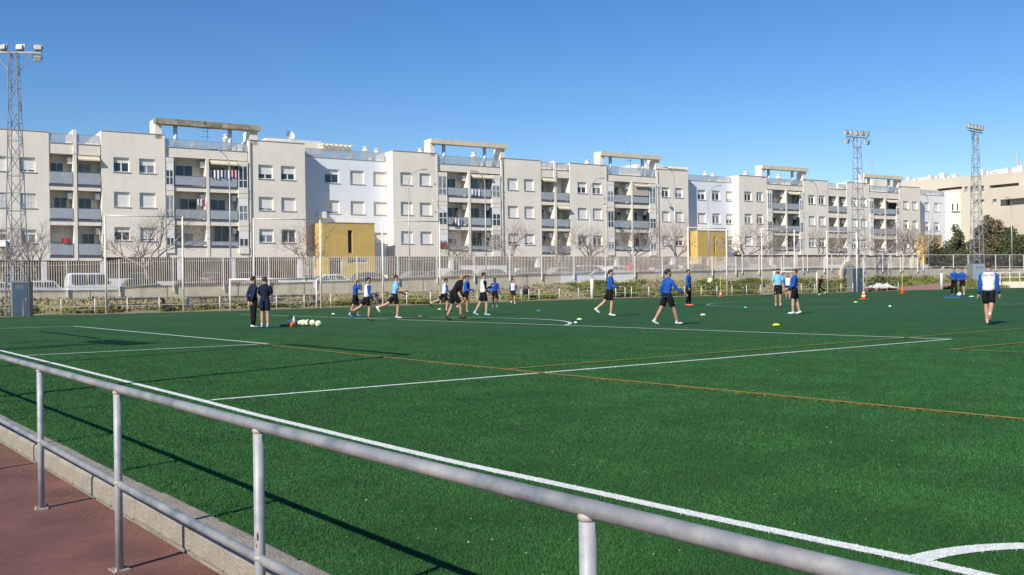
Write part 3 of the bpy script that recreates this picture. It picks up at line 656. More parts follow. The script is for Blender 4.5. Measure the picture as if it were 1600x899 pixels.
bay(E_, oE, s0, s1, 1380, 291, (300.5, 310), [(311.5, 326, 335.5), (342.5, 357.5, 367), (374, 388, 393)], [p], [(s0, e[1]), (e[2], s1)], {'lastwall': 1}, last=398)
block(E_, oE, 1405, 1437, 292.5, 398, [(1411, 1419), (1425, 1433)], [(314.4, 327), (344.6, 358), (375, 388)], [(.9, 1), (.5, .9), (1, 1)])
pergola(E_, oE, (1189.5, 1194.5, 1254, 1259.5), (258.6, 265), .5, (275, 280), 285, lit=(1181,))
pergola(E_, oE, (1349, 1352.5, 1403, 1408), (272.6, 279), .5, (287, 291), 295, lit=(1342,))
for x, y in ((1165, 268), (1216, 273), (1325, 282.5)): vent(E_, oE, x, y, 4.5, .36)
antenna(E_, oE, 1363, 276, 253); roofbox(E_, oE, 1363, 1392, 281, 288, 5, 4, 'roof_hut')
ground_floor(E_, oE, sE0+.3, pb(1436, 400)[0], pb(1300, 398)[1]-.02, [1205, 1243, 1290, 1325, 1350, 1390, 1425])
# --- link F and the round corner G
RF_ = 1.6
Fb, oF = bld(1437, 'pale blue-white building section joined to a rounded cream corner tower at the far right end')
sE1 = pb(1437, 300, 0)[0]; sG0 = pb(1478, 300, RF_)[0]
block(Fb, oF, 1437, 1478, 305.5, 430, [(1444, 1451.5), (1459, 1467)], [(316.4, 330), (347, 360), (376, 388)], [(1, .95), (.6, .5), (None, None)], y=RF_, m=M_BLUE, s_ext=(sE1+.002, sG0-.002))
zz = pb(1457, 305.5, RF_)[1]; railing(Fb, oF, sE1+.1, sG0-.1, zz+.07, pb(1457, 297.5, RF_)[1], RF_+.12, True)
rr_ = 6.0; ztG = pb(1495, 302, RF_)[1]; b = MB(oF); N_ = 28; z0G = zs(sG0)-.5
PG = CAM + ray(1466, 440)*(depth(b2w(sG0, RF_, 3))+5.75); sc, yc = (PG-BO).dot(BE), (PG-BO).dot(BN)
vd = Vector(((PG-CAM).dot(BE), (PG-CAM).dot(BN))).normalized(); tv = math.atan2(-vd.x, vd.y)    # direction back to the viewer, angle from -y
pts = [(sc+rr_*math.sin(t), yc-rr_*math.cos(t)) for t in np.linspace(tv-.9, tv+math.pi*.9, N_)]
for (a, c) in zip(pts, pts[1:]): b.poly([(a[0], a[1], z0G), (c[0], c[1], z0G), (c[0], c[1], ztG), (a[0], a[1], ztG)])
b.poly([(p_[0], p_[1], ztG) for p_ in pts]); b.poly([(pts[-1][0], pts[-1][1], z0G), (pts[0][0], pts[0][1], z0G), (pts[0][0], pts[0][1], ztG), (pts[-1][0], pts[-1][1], ztG)])
b.build('round_corner', M_CREAM, Fb)
rowsG = [(pb(1470, 330, RF_)[1], pb(1470, 317.5, RF_)[1]), (pb(1470, 360, RF_)[1], pb(1470, 348, RF_)[1]), (pb(1470, 388, RF_)[1], pb(1470, 376, RF_)[1])]
for t in (tv+.07, tv+.46, tv+.74, tv+1.22):
    for ri, (e_, g_) in enumerate(rowsG):
        sx, yx, tt = sc+rr_*math.sin(t), yc-rr_*math.cos(t), t
        hh = round((g_-e_)*20)/20; o = window(Fb, (0, 0, 0), -.6, .6, 0, hh, 0, (.9, .6, .4, 0)[(ri+int(t*10)) % 4])
        o.location = (sx-oF[0]+math.sin(tt)*.13, yx-oF[1]-math.cos(tt)*.13, e_-oF[2]); o.rotation_euler = (0, 0, tt)
# --- yellow porches
def porch(x0f, xl, x1, ytop, ybase, slot, door, win, label, yf):
    s0, s1 = pb(x0f, ytop, yf)[0], pb(x1, ytop, yf)[0]; z1 = pb((x0f+x1)/2, ytop, yf)[1]; z0 = zs(s0)-.4; off = (s0, yf, zs(s0))
    r = thing('yellow_porch', label, 'building', b2w(s0, yf, zs(s0)), BA)
    holes = []
    a = pb(slot[0], slot[2], yf); d = pb(slot[1], slot[3], yf); holes.append((a[0], d[0], d[1], a[1]))
    a2 = pb(door[0], door[2], yf); d2 = pb(door[1], door[3], yf); holes.append((a2[0], d2[0], z0+.35, a2[1]))
    if win: a3 = pb(win[0], win[2], yf); d3 = pb(win[1], win[3], yf); holes.append((a3[0], d3[0], d3[1], a3[1]))
    b = MB(off); wall_grid(b, s0, s1, z0, z1, holes, yf, .35)
    back = 3.6
    b.poly([(s0, yf, z0), (s0, yf, z1), (s0, back, z1), (s0, back, z0)]); b.poly([(s1, yf, z0), (s1, back, z0), (s1, back, z1), (s1, yf, z1)]); b.poly([(s0, yf, z1-.15), (s1, yf, z1-.15), (s1, back, z1-.15), (s0, back, z1-.15)])
    b.build('wall', M_YEL, r)
    MB(off).box(s0-.03, s1+.03, yf-.04, yf+.25, z1+.001, z1+.08).build('coping', M_DBEAM, r)
    for k, h in enumerate(holes):
        o = MB(off).box(h[0], h[1], yf+.3, yf+.34, h[2], h[3]).build('door' if k == 1 else 'window', M_DARK if k != 2 else M_WHITE, r)
        if k == 2: MB(off).box(h[0]+.1, (h[0]+h[1])/2-.04, yf+.28, yf+.297, h[2]+.1, h[3]-.1).box((h[0]+h[1])/2+.04, h[1]-.1, yf+.28, yf+.297, h[2]+.1, h[3]-.1).build('pane', M_GLASS, o)
porch(503, 495, 585, 349, 440, (543.5, 551, 360, 395.5), (515, 535, 403, 440), (544, 575, 403, 411.5), 'big yellow rendered porch block with a tall slot window, leftmost of the three', -1.4)
porch(1090, 1086, 1137, 361.5, 420, (1115, 1118.5, 370, 395), (1097, 1107, 402, 420), (1120, 1133, 403, 409), 'yellow porch block behind the middle of the fence, right of the second cream block', -1.2)
porch(1442, 1441, 1471, 368.5, 420, (1457, 1461, 377, 395), (1446, 1453, 402, 420), None, 'small far yellow porch block beside the conical evergreen', -1.0)

# --- building H, farther back on the right, nearly square to the view
PH0 = CAM + ray(1400, 440)*172; PH1 = CAM + ray(1640, 440)*150
HE = (PH1-PH0); HE.z = 0; HE.normalize(); HA = math.atan2(HE.y, HE.x); HN = Vector((-HE.y, HE.x, 0))
if HN.dot(CF) < 0: HN = -HN
def ph(x, y, yl=0.0):
    d = ray(x, y); t = (yl+(PH0-CAM).dot(HN))/d.dot(HN); P = CAM+d*t; return (P-PH0).dot(HE), P.z
H = thing('apartment_building', 'long cream building standing farther back at the right with white chimneys on its roof', 'building', (PH0.x, PH0.y, 2), HA); oH = (0, 0, 2)
M_H = mat('sand_render', (0.47, 0.425, 0.345), 0.85, var=0.05, scale=0.25, streak=0.1, streak_col=(0.4, 0.35, 0.26))
zt0 = ph(1405, 284)[1]; zt1 = ph(1600, 268)[1]; hs1 = ph(1680, 300)[0]; zt_e = zt0+(zt1-zt0)*hs1/ph(1600, 300)[0]
hx = lambda *v: [ph(x, 300)[0] for x in v]
wins = [(1507, 1512, 291.5, 301), (1515.5, 1520.5, 291, 301), (1524, 1529, 290.5, 300.5), (1532.5, 1537.5, 290, 300.5), (1551, 1557, 311, 318.5), (1573, 1581, 310, 322), (1524, 1528, 312, 318), (1531, 1538, 311.5, 318)]
holes = []
for a, c, e_, g_ in wins:
    p0 = ph(a, g_); p1 = ph(c, e_); holes.append((p0[0], p1[0], p0[1], p1[1]))
for a, c, e_, g_ in ((1464, 1503, 291.5, 299), (1546, 1592, 285.5, 294.5)):
    p0 = ph(a, g_); p1 = ph(c, e_); holes.append((p0[0], p1[0], p0[1], p1[1]))
s00 = -40; b = MB(oH); xs = sorted(set([s00, hs1]+[v for h in holes for v in h[:2]])); zz = sorted(set([2, zt0-3.0]+[v for h in holes for v in h[2:]]))
zl = max(zz)+.01; zz = sorted(set(zz+[zl]))
for a, c in zip(xs, xs[1:]):
    for e_, g_ in zip(zz, zz[1:]):
        if any(h[0] < (a+c)/2 < h[1] and h[2] < (e_+g_)/2 < h[3] for h in holes): continue
        b.poly([(a, 0, e_), (c, 0, e_), (c, 0, g_), (a, 0, g_)])
top = lambda s: zt0+(zt1-zt0)*s/hx(1600)[0]
b.poly([(s00, 0, zl), (hs1, 0, zl), (hs1, 0, top(hs1)), (s00, 0, max(zl, top(s00)))])
b.poly([(s00, 0, max(zl, top(s00))), (hs1, 0, top(hs1)), (hs1, 14, top(hs1)), (s00, 14, max(zl, top(s00)))]); b.poly([(hs1, 0, 2), (hs1, 14, 2), (hs1, 14, top(hs1)), (hs1, 0, top(hs1))])
b.poly([(s00, 14, 2), (hs1, 14, 2), (hs1, 14, top(hs1)), (s00, 14, zl)])
for h in holes:
    a, c, e_, g_ = h; dp = .4 if c-a < 2 else 1.8
    b.poly([(a, 0, e_), (a, dp, e_), (a, dp, g_), (a, 0, g_)]); b.poly([(c, 0, e_), (c, dp, e_), (c, dp, g_), (c, 0, g_)]); b.poly([(a, 0, g_), (c, 0, g_), (c, dp, g_), (a, dp, g_)]); b.poly([(a, 0, e_), (c, 0, e_), (c, dp, e_), (a, dp, e_)])
b.build('wall', M_H, H)
for i, h in enumerate(holes):
    a, c, e_, g_ = h; dp = .38 if c-a < 2 else 1.75
    o = MB(oH).box(a, c, dp, dp+.05, e_, g_).build('window', M_WHITE if c-a < 2 else M_H, H)
    n = 2 if c-a < 2 else 6
    for k in range(n): MB(oH).box(a+(c-a)*(k+.1)/n, a+(c-a)*(k+.9)/n, dp-.03, dp-.004, e_+.12, g_-.15).build('pane', M_GLASS if (k+i) % 2 else M_CURT, o)
a = ph(1568, 294); d = ph(1650, 306); MB(oH).box(a[0], d[0], -1.2, -.01, d[1], a[1]).build('balcony', M_H, H)
a = ph(1400, 296.5); d = ph(1540, 289); 
b = MB(oH)
for x, w_, y in ((1418, 4, 277), (1428, 3, 279), (1452, 4, 274), (1463, 2.5, 275), (1471, 7, 270.5), (1482, 3, 275.5), (1490, 6.5, 272.5), (1533, 4.5, 265), (1543, 4, 267), (1549, 5, 268), (1572, 4, 262.5), (1593, 8, 259)):
    s, z = ph(x, y, 3); W = w_*.5*165/F_PX; MB(oH).box(s-W, s+W, 3, 4.4, z-4, z).build('chimney', M_GWALL, H)
b = MB(oH)
for x0, x1, y in ((1425, 1466, 279.5), (1552, 1590, 266)): a = ph(x0, y, 4.5); d = ph(x1, y-(x1-x0)*.1, 4.5); b.box(a[0], d[0], 4.5, 8, a[1]-2.5, a[1])
b.build('roof_hut', M_GWALL, H)
for x, y0, y1, r in ((1589, 262, 239, .16), (1594, 262, 250, .1)): s, z1 = ph(x, y1, 3.5); MB(oH).tube((s, 3.5, ph(x, y0, 3.5)[1]), (s, 3.5, z1), r, n=6).build('flue', M_GALV, H)

# ============================================================ NEAR RAILING
RY, RZt = -2.70, 0.79
NR = thing('railing', 'near tubular metal railing with worn pale paint running beside the red running track', 'railing', (0.6, RY, -0.15))
no = (0.6, RY, -0.15)
rp = [(-16, -2.66, .80), (2.4, -2.665, .795), (4.24, -2.68, .79), (6.10, -2.70, .788), (7.94, -2.712, .787), (9.74, -2.70, .787), (11.6, -2.66, .787), (16, -2.6, .787)]
b = MB(no); n = 20; ring = None
XS = np.linspace(-16, 16, 170)
for X in XS:
    y = np.interp(X, [p[0] for p in rp], [p[1] for p in rp]); z = np.interp(X, [p[0] for p in rp], [p[2] for p in rp])
    rw = .0205*(1+.02*math.sin(X*5.3)+.012*math.sin(X*17))
    r_ = [b.P(X, y+rw*math.cos(2*math.pi*k/n), z+rw*math.sin(2*math.pi*k/n)) for k in range(n)]
    if ring:
        for k in range(n): b.f.append([ring[k], ring[(k+1) % n], r_[(k+1) % n], r_[k]])
    ring = r_
b.build('top_rail', M_NRAIL, NR, True)
px_ = [4.24-1.84*k for k in range(1, 11)][::-1]+[4.24, 6.10, 7.94, 9.74, 11.6, 13.4, 15.2]
def ry(X): return float(np.interp(X, [p[0] for p in rp], [p[1] for p in rp]))
postm = MB().lathe((0, 0, 0), [(.0198, 0), (.0198, .925)], 20).mesh('post', M_POSTP, True)
platem = MB().box(-.052, .052, -.042, .042, 0, .007).mesh('base_plate', M_PLATE)
weldm = MB().lathe((0, 0, 0), [(.0200, -.009), (.0212, -.005), (.0224, .002), (.020, .007)], 18).mesh('weld', M_RUST, True)
boltm = MB().lathe((0, 0, 0), [(.009, 0), (.009, .008), (.004, .016)], 6).mesh('bolt', M_RUST)
for X in px_:
    y = ry(X); o = inst('post', postm, NR, (X-no[0], y-no[1], .001)); p_ = inst('base_plate', platem, NR, (X-no[0], y-no[1], .001), rng.uniform(-.3, .3))
    for dx, dy in ((-.04, .03), (.04, -.03)): inst('bolt', boltm, p_, (dx, dy, .007))
    inst('weld', weldm, o, (0, 0, .917)); inst('weld', weldm, o, (0, 0, .452))
b = MB(no)
for a, c in zip(px_, px_[1:]):
    o = MB(no); r0 = .019
    ra, rc = (a+.018, ry(a)+.004, .295), (c-.018, ry(c)+.004, .295); o.tube(ra, rc, r0, r0, 16, False).build('lower_rail', M_NRAIL, NR, True)

m_sp = mat('rust_spot', (.22, .10, .04), .9, var=.3, scale=60)
for dx, dz, h in ((-.006, .52, .022), (.004, .535, .016), (-.002, .50, .010)):
    o = MB().ell((0, 0, 0), (.0035, .003, h), 8, 5).build('rust_spot', m_sp, NR, True); o.location = (7.94-no[0]+dx+.011, ry(7.94)-no[1]-.0165, dz)
# ============================================================ BALL-STOP FRAMES, GOALS
def stop_frame(P0, P1, h0, h1, label, wire=True):
    r = thing('ball_stop_frame', label, 'ball-stop frame', P0, 0, 'tall ball-stop frames')
    o0 = tuple(P0)
    kr = 1.35 if P0[0] > -10 else 1
    for P, h in ((P0, h0), (P1, h1)): MB(o0).tube(P, (P[0], P[1], P[2]+h), .062*kr, .05*kr, 10).build('pole', M_CPOST, r, True)
    MB(o0).tube((P0[0], P0[1], P0[2]+h0-.03), (P1[0], P1[1], P1[2]+h1-.03), .035*kr*kr, n=8).build('crossbar', M_CPOST, r, True)
EX = -50.75
def atX(x, X=EX):                                                    # pixel column -> point on the strip beside the turf
    d = ray(x, 450); t = (X-CAM.x)/d.x; Y = CAM.y+d.y*t; X2 = XT(Y)-.45; t = (X2-CAM.x)/d.x; Y = CAM.y+d.y*t; return Vector((X2, Y, zt(Y)-.01))
def hpx(P, y):                                                       # height above P that shows at photo row y
    x = projx(P); d = ray(x, y); t = (P-CAM).dot(CF); return (CAM+d*t).z-P.z
for (xa, xb, y, lb) in ((165.5, 286.5, 336, 'tall cream ball-stop frame in front of the white van, leftmost far frame'), (397.5, 501.5, 341, 'tall cream ball-stop frame rising behind the left goal'),
                    (598.5, 688, 344, 'tall cream ball-stop frame right of the big yellow porch'), (1076, 1136, 355, 'tall pale ball-stop frame in front of the middle yellow porch'),
                    (1191, 1242, 357, 'tall pale ball-stop frame over the distant right goal'), (1293, 1339, 361, 'tall pale ball-stop frame beside the grey cabinet at the right')):
    a, c = atX(xa), atX(xb); stop_frame(a, c, hpx(a, y), hpx(c, y+2), lb)
o = MB((-50, 100, 0))
stop_frame(Vector((-1.95, -2.82, -.15)), Vector((-7.35, -2.82, -.15)), 6.6, 6.6, 'tall ball-stop frame by the near railing, casting the long thin shadow on the turf')
def goal(P0, P1, h, dep, label, net=0.15, r=.055, back=None, m=None):
    """P0,P1 feet; dep vector to the back"""
    g = thing('football_goal', label, 'goal', P0); of = tuple(P0); P0 = Vector(P0); P1 = Vector(P1); up = Vector((0, 0, h)); m = m or M_WPOST
    for P in (P0, P1): MB(of).tube(P, P+up+Vector((0, 0, r)), r, r, 12).build('goalpost', m, g, True)
    MB(of).tube(P0+up, P1+up, r, r, 12).build('crossbar', m, g, True)
    B0, B1 = P0+Vector(dep), P1+Vector(dep); T0, T1 = P0+up+Vector(dep)*.35, P1+up+Vector(dep)*.35
    MB(of).path([P0+up, T0, B0, B1], .02, 5).path([P1+up, T1, B1], .02, 5).build('net_frame', M_GALV, g)
    b = MB(of); L = (P1-P0).length; n = int(L/net)
    prof = [P0+up, T0, B0]; 
    for k in range(n+1):
        o_ = (P1-P0)*(k/n); b.path([p+o_ for p in prof], .0022, 3)
    for a, c in zip(prof, prof[1:]):
        q = max(2, int((c-a).length/net))
        for k in range(q+1): s_ = a+(c-a)*(k/q); b.tube(s_, s_+(P1-P0), .0022, n=3, cap=False)
    for P, D in ((P0, Vector(dep)), (P1, Vector(dep))):
        q = int(h/net)
        for k in range(q):
            z = h*k/q; e = 1-.65*k/q; b.tube(P+Vector((0, 0, z)), P+Vector((0, 0, z))+D*e, .0022, n=3, cap=False)
        for k in range(1, 8): f_ = k/8; b.tube(P+D*f_, P+D*f_+Vector((0, 0, h*min(1, (1-f_)/.65))), .0022, n=3, cap=False)
    b.build('net', mat('white_net', (.6, .6, .6), .8), g)['kind'] = 'stuff'
goal((-16.45, .15, 0), (-23.8, .15, 0), 2.44, (0, -1.9, 0), 'white goal on the near goal line with a netted back')
a = atX(359.5); c = atX(494.5); goal(a, c, hpx(a, 437), (-1.3, 0, 0), 'white goal at the left edge of the turf, behind the two men in dark clothes', net=.45)
a = atX(1209.5); c = atX(1276.5); goal(a, c, hpx(a, 425), (-1.3, 0, 0), 'distant white goal behind the player in the pale blue shirt', net=.6)
# ============================================================ FAR RAILING
FRl = [0, 41.6, 96, 149, 199.6, 249.6, 299, 344.5, 389, 433, 476.5, 518, 558, 599, 637, 674, 711, 747, 783, 816, 828, 844, 875.5, 905.5, 935.5, 964, 978.5, 988.5, 1015.5, 1043, 1071, 1097.5, 1122, 1145.5, 1168.5, 1190, 1212, 1233, 1254, 1275, 1296, 1316, 1334.5, 1353.5, 1372, 1388, 1405.5]
FR = thing('railing', 'long low white railing along the far edge of the turf', 'railing', atX(0)); fo = tuple(FR.location)
frm = MB().tube((0, 0, 0), (0, 0, 1), .027, n=8).mesh('post', M_WPOST, True); prev = None
P_ = [atX(x, EX) for x in FRl]
P_ = [p+Vector((-.15, 0, 0)) for p in P_]
for i, p in enumerate(P_):
    o = inst('post', frm, FR, p-FR.location); o.scale = (1, 1, .96+.0*i)
for a, c in zip(P_, P_[1:]):
    MB(fo).tube(a+Vector((0, 0, .96)), c+Vector((0, 0, .96)), .02, n=6, cap=False).build('top_rail', M_GALV, FR)
    if not (500 < projx(a) < 560): MB(fo).tube(a+Vector((0, 0, .48)), c+Vector((0, 0, .48)), .014, n=6, cap=False).build('lower_rail', M_WPOST, FR)
# right end of the railing, climbing beside the ramp
# ============================================================ FLOODLIGHT TOWERS
M_TOW = mat('tower_steel', (0.28, 0.30, 0.32), 0.5, metal=0.35, var=0.15)
M_LENS = mat('lamp_glass', (0.5, 0.5, 0.46), 0.1, var=0.2)
def floodlight(root, off, P, yaw, tilt, s=1.0):
    b = MB(); b.box(-.26*s, .26*s, -.16*s, .2*s, -.2*s, .2*s); o = b.build('floodlight', M_LAMPH, root); bevel(o, .05*s, 2)
    o.location = Vector(P)-Vector(off); o.rotation_euler = (tilt, 0, yaw)
    inst('lens', MB().box(-.22*s, .22*s, -.175*s, -.162*s, -.16*s, .16*s).mesh('lens', M_LENS), o)
    q = MB().box(-.34*s, -.28*s, -.03, .03, -.02, .3*s).box(.28*s, .34*s, -.03, .03, -.02, .3*s).box(-.34*s, .34*s, -.03, .03, .28*s, .32*s); inst('bracket', q.mesh('bracket', M_TOW), o)
def tower(P, H_, w0, w1, rz, label, lamps, beam, sz=1.0, seg=1.0):
    r = thing('floodlight_tower', label, 'floodlight tower', P, rz); cs = [(-1, -1), (1, -1), (1, 1), (-1, 1)]
    wz = lambda z: (w0+(w1-w0)*z/H_)/2
    for cx, cy in cs: MB().tube((cx*w0/2, cy*w0/2, 0), (cx*w1/2, cy*w1/2, H_), .045*sz, .035*sz, 6).build('leg', M_TOW, r)
    b = MB(); n = int(H_/(seg))
    for k in range(n):
        z0, z1 = H_*k/n, H_*(k+1)/n
        for i in range(4):
            a, c = cs[i], cs[(i+1) % 4]
            if (k+i) % 2: a, c = c, a
            b.tube((a[0]*wz(z0), a[1]*wz(z0), z0), (c[0]*wz(z1), c[1]*wz(z1), z1), .028*sz, n=4, cap=False)
            b.tube((a[0]*wz(z1), a[1]*wz(z1), z1), (c[0]*wz(z1), c[1]*wz(z1), z1), .02*sz, n=4, cap=False)
    b.build('bracing', M_TOW, r)['kind'] = 'stuff'
    MB().box(-beam, beam, -.06, .06, H_-.04, H_+.06).build('lamp_beam', M_TOW, r)
    MB().tube((-w1/2, 0, H_-1.2), (-beam*.7, 0, H_), .025, n=5).build('stay', M_TOW, r); MB().tube((w1/2, 0, H_-1.2), (beam*.7, 0, H_), .025, n=5).build('stay', M_TOW, r)
    for x, z, t, y in lamps: floodlight(r, (0, 0, 0), (x, 0, H_+z), y, t, sz)
    return r
def cabinet(x0, x1, ytop, P, label, m=None):
    wd = (x1-x0)*depth(P)/F_PX; h = hpx(P, ytop); r = thing('equipment_cabinet', label, 'cabinet', P, YAW-math.pi/2+.25)
    o = MB().box(-wd/2, wd/2, 0, 1.0, 0, h).build('body', M_CABS, r); bevel(o, .02)
    d = MB().box(-wd*.42, wd*.42, -.03, -.002, .06, h-.06).build('door', m or M_CABF, r); MB().box(wd*.3, wd*.35, -.06, -.031, h*.45, h*.52).build('handle', M_GALV, d)
    for k in range(4): MB().box(-wd*.25, wd*.2, -.045, -.031, h*.78+k*.07, h*.78+k*.07+.03).build('louvre', M_CABS, d)
    return r
def strip(x, y): return ground(x, y)
# left tower
T1 = atX(30); T1 += Vector((-.55, .0, 0)); H1 = hpx(T1, 82.5)
tr_ = YAW-math.pi/2
tower(T1, H1, 1.0, .42, tr_+.12, 'tall lattice floodlight tower at the far left edge with lamps on a crossbeam', [(-1.35, .26, .3, 2.6), (-.55, .26, .3, 2.7), (.35, .26, .3, 3.0), (1.35, .26, .3, 3.3), (1.3, -.33, .4, .3), (-1.35, -.33, .4, .2)], 1.5, .75)
floodlight(bpy.data.objects['floodlight_tower'], (0, 0, 0), (-.6, -.2, hpx(T1, 383)), 3.0, .3, .9)
pc = atX(35.5); pc += Vector((.05, -.15, 0)); cabinet(20, 46, 440, pc, 'tall grey cabinet with a blue-grey door at the foot of the left floodlight tower')
T2 = atX(1342.5); T2 = CAM+(T2-CAM)*1.012; T2.z = zt(T2.y)-.01; H2 = hpx(T2, 215)
tower(T2, H2, 1.15, .5, tr_+.5, 'lattice floodlight tower in the middle distance, in front of the far cream block', [(-1.6, .4, .2, .3), (-.9, .4, .2, .5), (-.1, .4, .2, .4), (.7, .4, .2, .2), (1.5, .4, .2, .1), (-1.5, -.5, .3, .3), (1.5, -.5, .3, .2)], 1.6, 1.0, 1.05)
pc = atX(1340); cabinet(1331, 1350, 419, pc, 'tall grey cabinet at the foot of the middle floodlight tower')
T3 = b2w(*[pb(1527, 440, YW+1.5)[0], YW+1.5], zs(150)); H3 = hpx(T3, 206)
tower(T3, H3, 1.35, .55, tr_+.72, 'lattice floodlight tower at the right, in front of the sand-coloured far building', [(-1.8, .5, .2, .9), (-.9, .5, .2, 1.0), (0, .5, .2, 1.1), (.9, .5, .2, 1.2), (1.8, .5, .2, 1.2)], 2.1, 1.1, 1.1)
P = b2w(pb(1531, 440, YW-1.2)[0], YW-1.2, .6); cabinet(1517, 1546, 412, P, 'pale blue utility cabinet behind the rear-view player at the right', mat('pale_blue_door', (.22, .30, .38), .5, var=.1))
# tower outside the picture at the left whose shadow head lies on the turf
tower(Vector((-7.2, -18.5, -.15)), 16.0, 1.0, .45, .1, 'lattice floodlight tower behind the near running track, its shadow falling across the goal area', [(-1.2, .3, .3, 3.1), (-.4, .3, .3, 3.1), (.4, .3, .3, 3.1), (1.2, .3, .3, 3.1)], 1.5, 1.0)

# ============================================================ STREET: TREES, LAMPS, CARS
def bare_tree(seed, H_=6.5, spread=1.0, dens=1.0):
    r = random.Random(seed); tr, cr = MB(), MB(); cnt = [0]
    def grow(p, d, L, rad, lev):
        q = Vector(p); dd = Vector(d).normalized(); n = 3 if lev < 2 else 2
        for k in range(n):
            e = q + dd*(L/n); (tr if lev < 1 else cr).tube(q, e, rad*(1-.35*k/n), rad*(1-.35*(k+1)/n), 6 if lev < 1 else 4 if lev < 2 else 3, cap=False)
            q = e; dd = (dd+Vector((r.uniform(-.22, .22), r.uniform(-.22, .22), r.uniform(-.02, .16)))).normalized()
        cnt[0] += 1
        if lev >= 5: return
        m = (5, 4, 4, 4, 3)[lev] if lev < 5 else 0
        m = int(m*dens+.5)
        for i in range(m):
            a = 2*math.pi*(i+r.random()*.7)/m; t = r.uniform(.55, 1.05) if lev < 3 else r.uniform(.4, 1.2)
            t = t*(1, .85, .8, .75, .7)[lev]; u = dd.orthogonal().normalized(); v = dd.cross(u)
            nd = (dd*math.cos(t)+(u*math.cos(a)+v*math.sin(a))*math.sin(t)*spread+Vector((0, 0, .12))).normalized()
            s0 = q - dd*(L*.35*r.random() if lev else 0)
            grow(s0, nd, L*r.uniform(.5, .85) if lev else H_*.24*r.uniform(.6, 1.35), rad*(.5 if lev < 2 else .52), lev+1)
    grow((0, 0, 0), (r.uniform(-.04, .04), r.uniform(-.04, .04), 1), H_*.36, .13, 0)
    return tr, cr
TV = [tuple(b_.mesh(n_, M_BARK) for b_, n_ in zip(bare_tree(sd_, 6.5, sp_, dn_), ('trunk', 'crown'))) for sd_, sp_, dn_ in ((3, .85, 1.0), (8, 1.1, 1.0), (21, .8, 1.0), (34, 1.2, 1.0), (47, .75, 1.0), (52, 1.0, 1.0), (60, 1.3, 1.0))]
trees = [(4, 346, 'bare tree at the far left edge, left of the lattice tower'), (62, 352, 'bare tree just right of the left floodlight tower'), (233, 338, 'wide dense brown bare tree right of the white van at the left'),
         (482, 340, 'bare tree in front of the shaded strip beside the big yellow porch'), (719, 352, 'short bare tree under the second pair of wide balconies'), (801, 342, 'bare tree with long upright twigs near the middle of the picket fence'),
         (868, 362, 'low bare tree in front of the narrow balconies of the middle block'), (923, 344, 'bare tree behind the short thick white post'), (987, 348, 'bare tree in front of the wide balconies above the red car'), (1054, 346, 'slender bare tree left of the middle yellow porch'),
         (1175, 342, 'wide bare tree right of the middle yellow porch'), (1197, 352, 'bare tree close behind the wide tree right of the middle porch'), (1283, 348, 'bare tree left of the middle floodlight tower'), (1318, 352, 'bare tree directly left of the middle floodlight tower'),
         (1366, 346, 'bare tree directly right of the middle floodlight tower'), (1410, 350, 'dense bare tree under the last cream block'), (1437, 360, 'small bare tree left of the far yellow porch')]
for i, (x, yt, lb) in enumerate(trees):
    yl = -9.0 if i % 3 else -11; s, _ = pb(x, 400, yl); zb_ = zs(s); h = pb(x, yt, yl)[1]-zb_
    t = thing('bare_tree', lb, 'tree', b2w(s, yl, zb_), rng.uniform(0, 6.28), 'bare trees along the street'); k = (i*3+1) % 7
    wk_ = rng.uniform(.95, 1.3)
    for me in TV[k]: o = inst(me.name.split('.')[0], me, t); o.scale = (h/6.3*(1.5 if i in (2, 10) else wk_),)*2+(h/6.5,)
# leafy trees
def leafy(name, label, P, blobs, trunk_h, m, n, ls, group=None, leafname='crown'):
    """crown of many small leaf faces in overlapping clumps"""
    t = thing(name, label, 'tree', P, 0, group); b = MB(); b.tube((0, 0, -.3), (0, 0, trunk_h), .2, .1, 7)
    for (cx, cy, cz, rx, ry_, rz_) in blobs[:6]: b.tube((0, 0, trunk_h*.6), (cx*.8, cy*.8, cz), .09, .03, 5)
    b.build('trunk', M_BARK, t)
    V = []; Fc = []; tot = sum(q[3]*q[4]*q[5] for q in blobs)
    for (cx, cy, cz, rx, ry_, rz_) in blobs:
        k = int(n*rx*ry_*rz_/tot)+20; u = rng.normal(size=(k, 3)); u /= np.linalg.norm(u, axis=1)[:, None]; u *= (rng.uniform(.25, 1.08, k)**.5)[:, None]
        c = np.array([cx, cy, cz])+u*np.array([rx, ry_, rz_]); a = rng.normal(size=(k, 3)); a /= np.linalg.norm(a, axis=1)[:, None]; w_ = np.cross(a, rng.normal(size=(k, 3))); w_ /= np.linalg.norm(w_, axis=1)[:, None]
        L = ls*rng.uniform(.6, 1.3, k)[:, None]; q0 = len(V)*0
        i0 = sum(len(v) for v in V); V.append(np.concatenate([c-a*L, c+w_*L*.5, c+a*L, c-w_*L*.5])); Fc.append(np.stack([np.arange(k)+i0, np.arange(k)+k+i0, np.arange(k)+2*k+i0, np.arange(k)+3*k+i0], 1))
    me = bpy.data.meshes.new(leafname); me.from_pydata(np.concatenate(V).tolist(), [], np.concatenate(Fc).tolist()); me.materials.append(m)
    inst(leafname, me, t); return t
M_LEAFD = mat('dark_evergreen_leaf', (0.035, 0.05, 0.02), 0.8, var=0.5, scale=1.5, c2=(0.085, 0.10, 0.035))
M_LEAFB = mat('brown_green_leaf', (0.085, 0.075, 0.045), 0.85, var=0.45, scale=1.3, c2=(0.15, 0.125, 0.07))
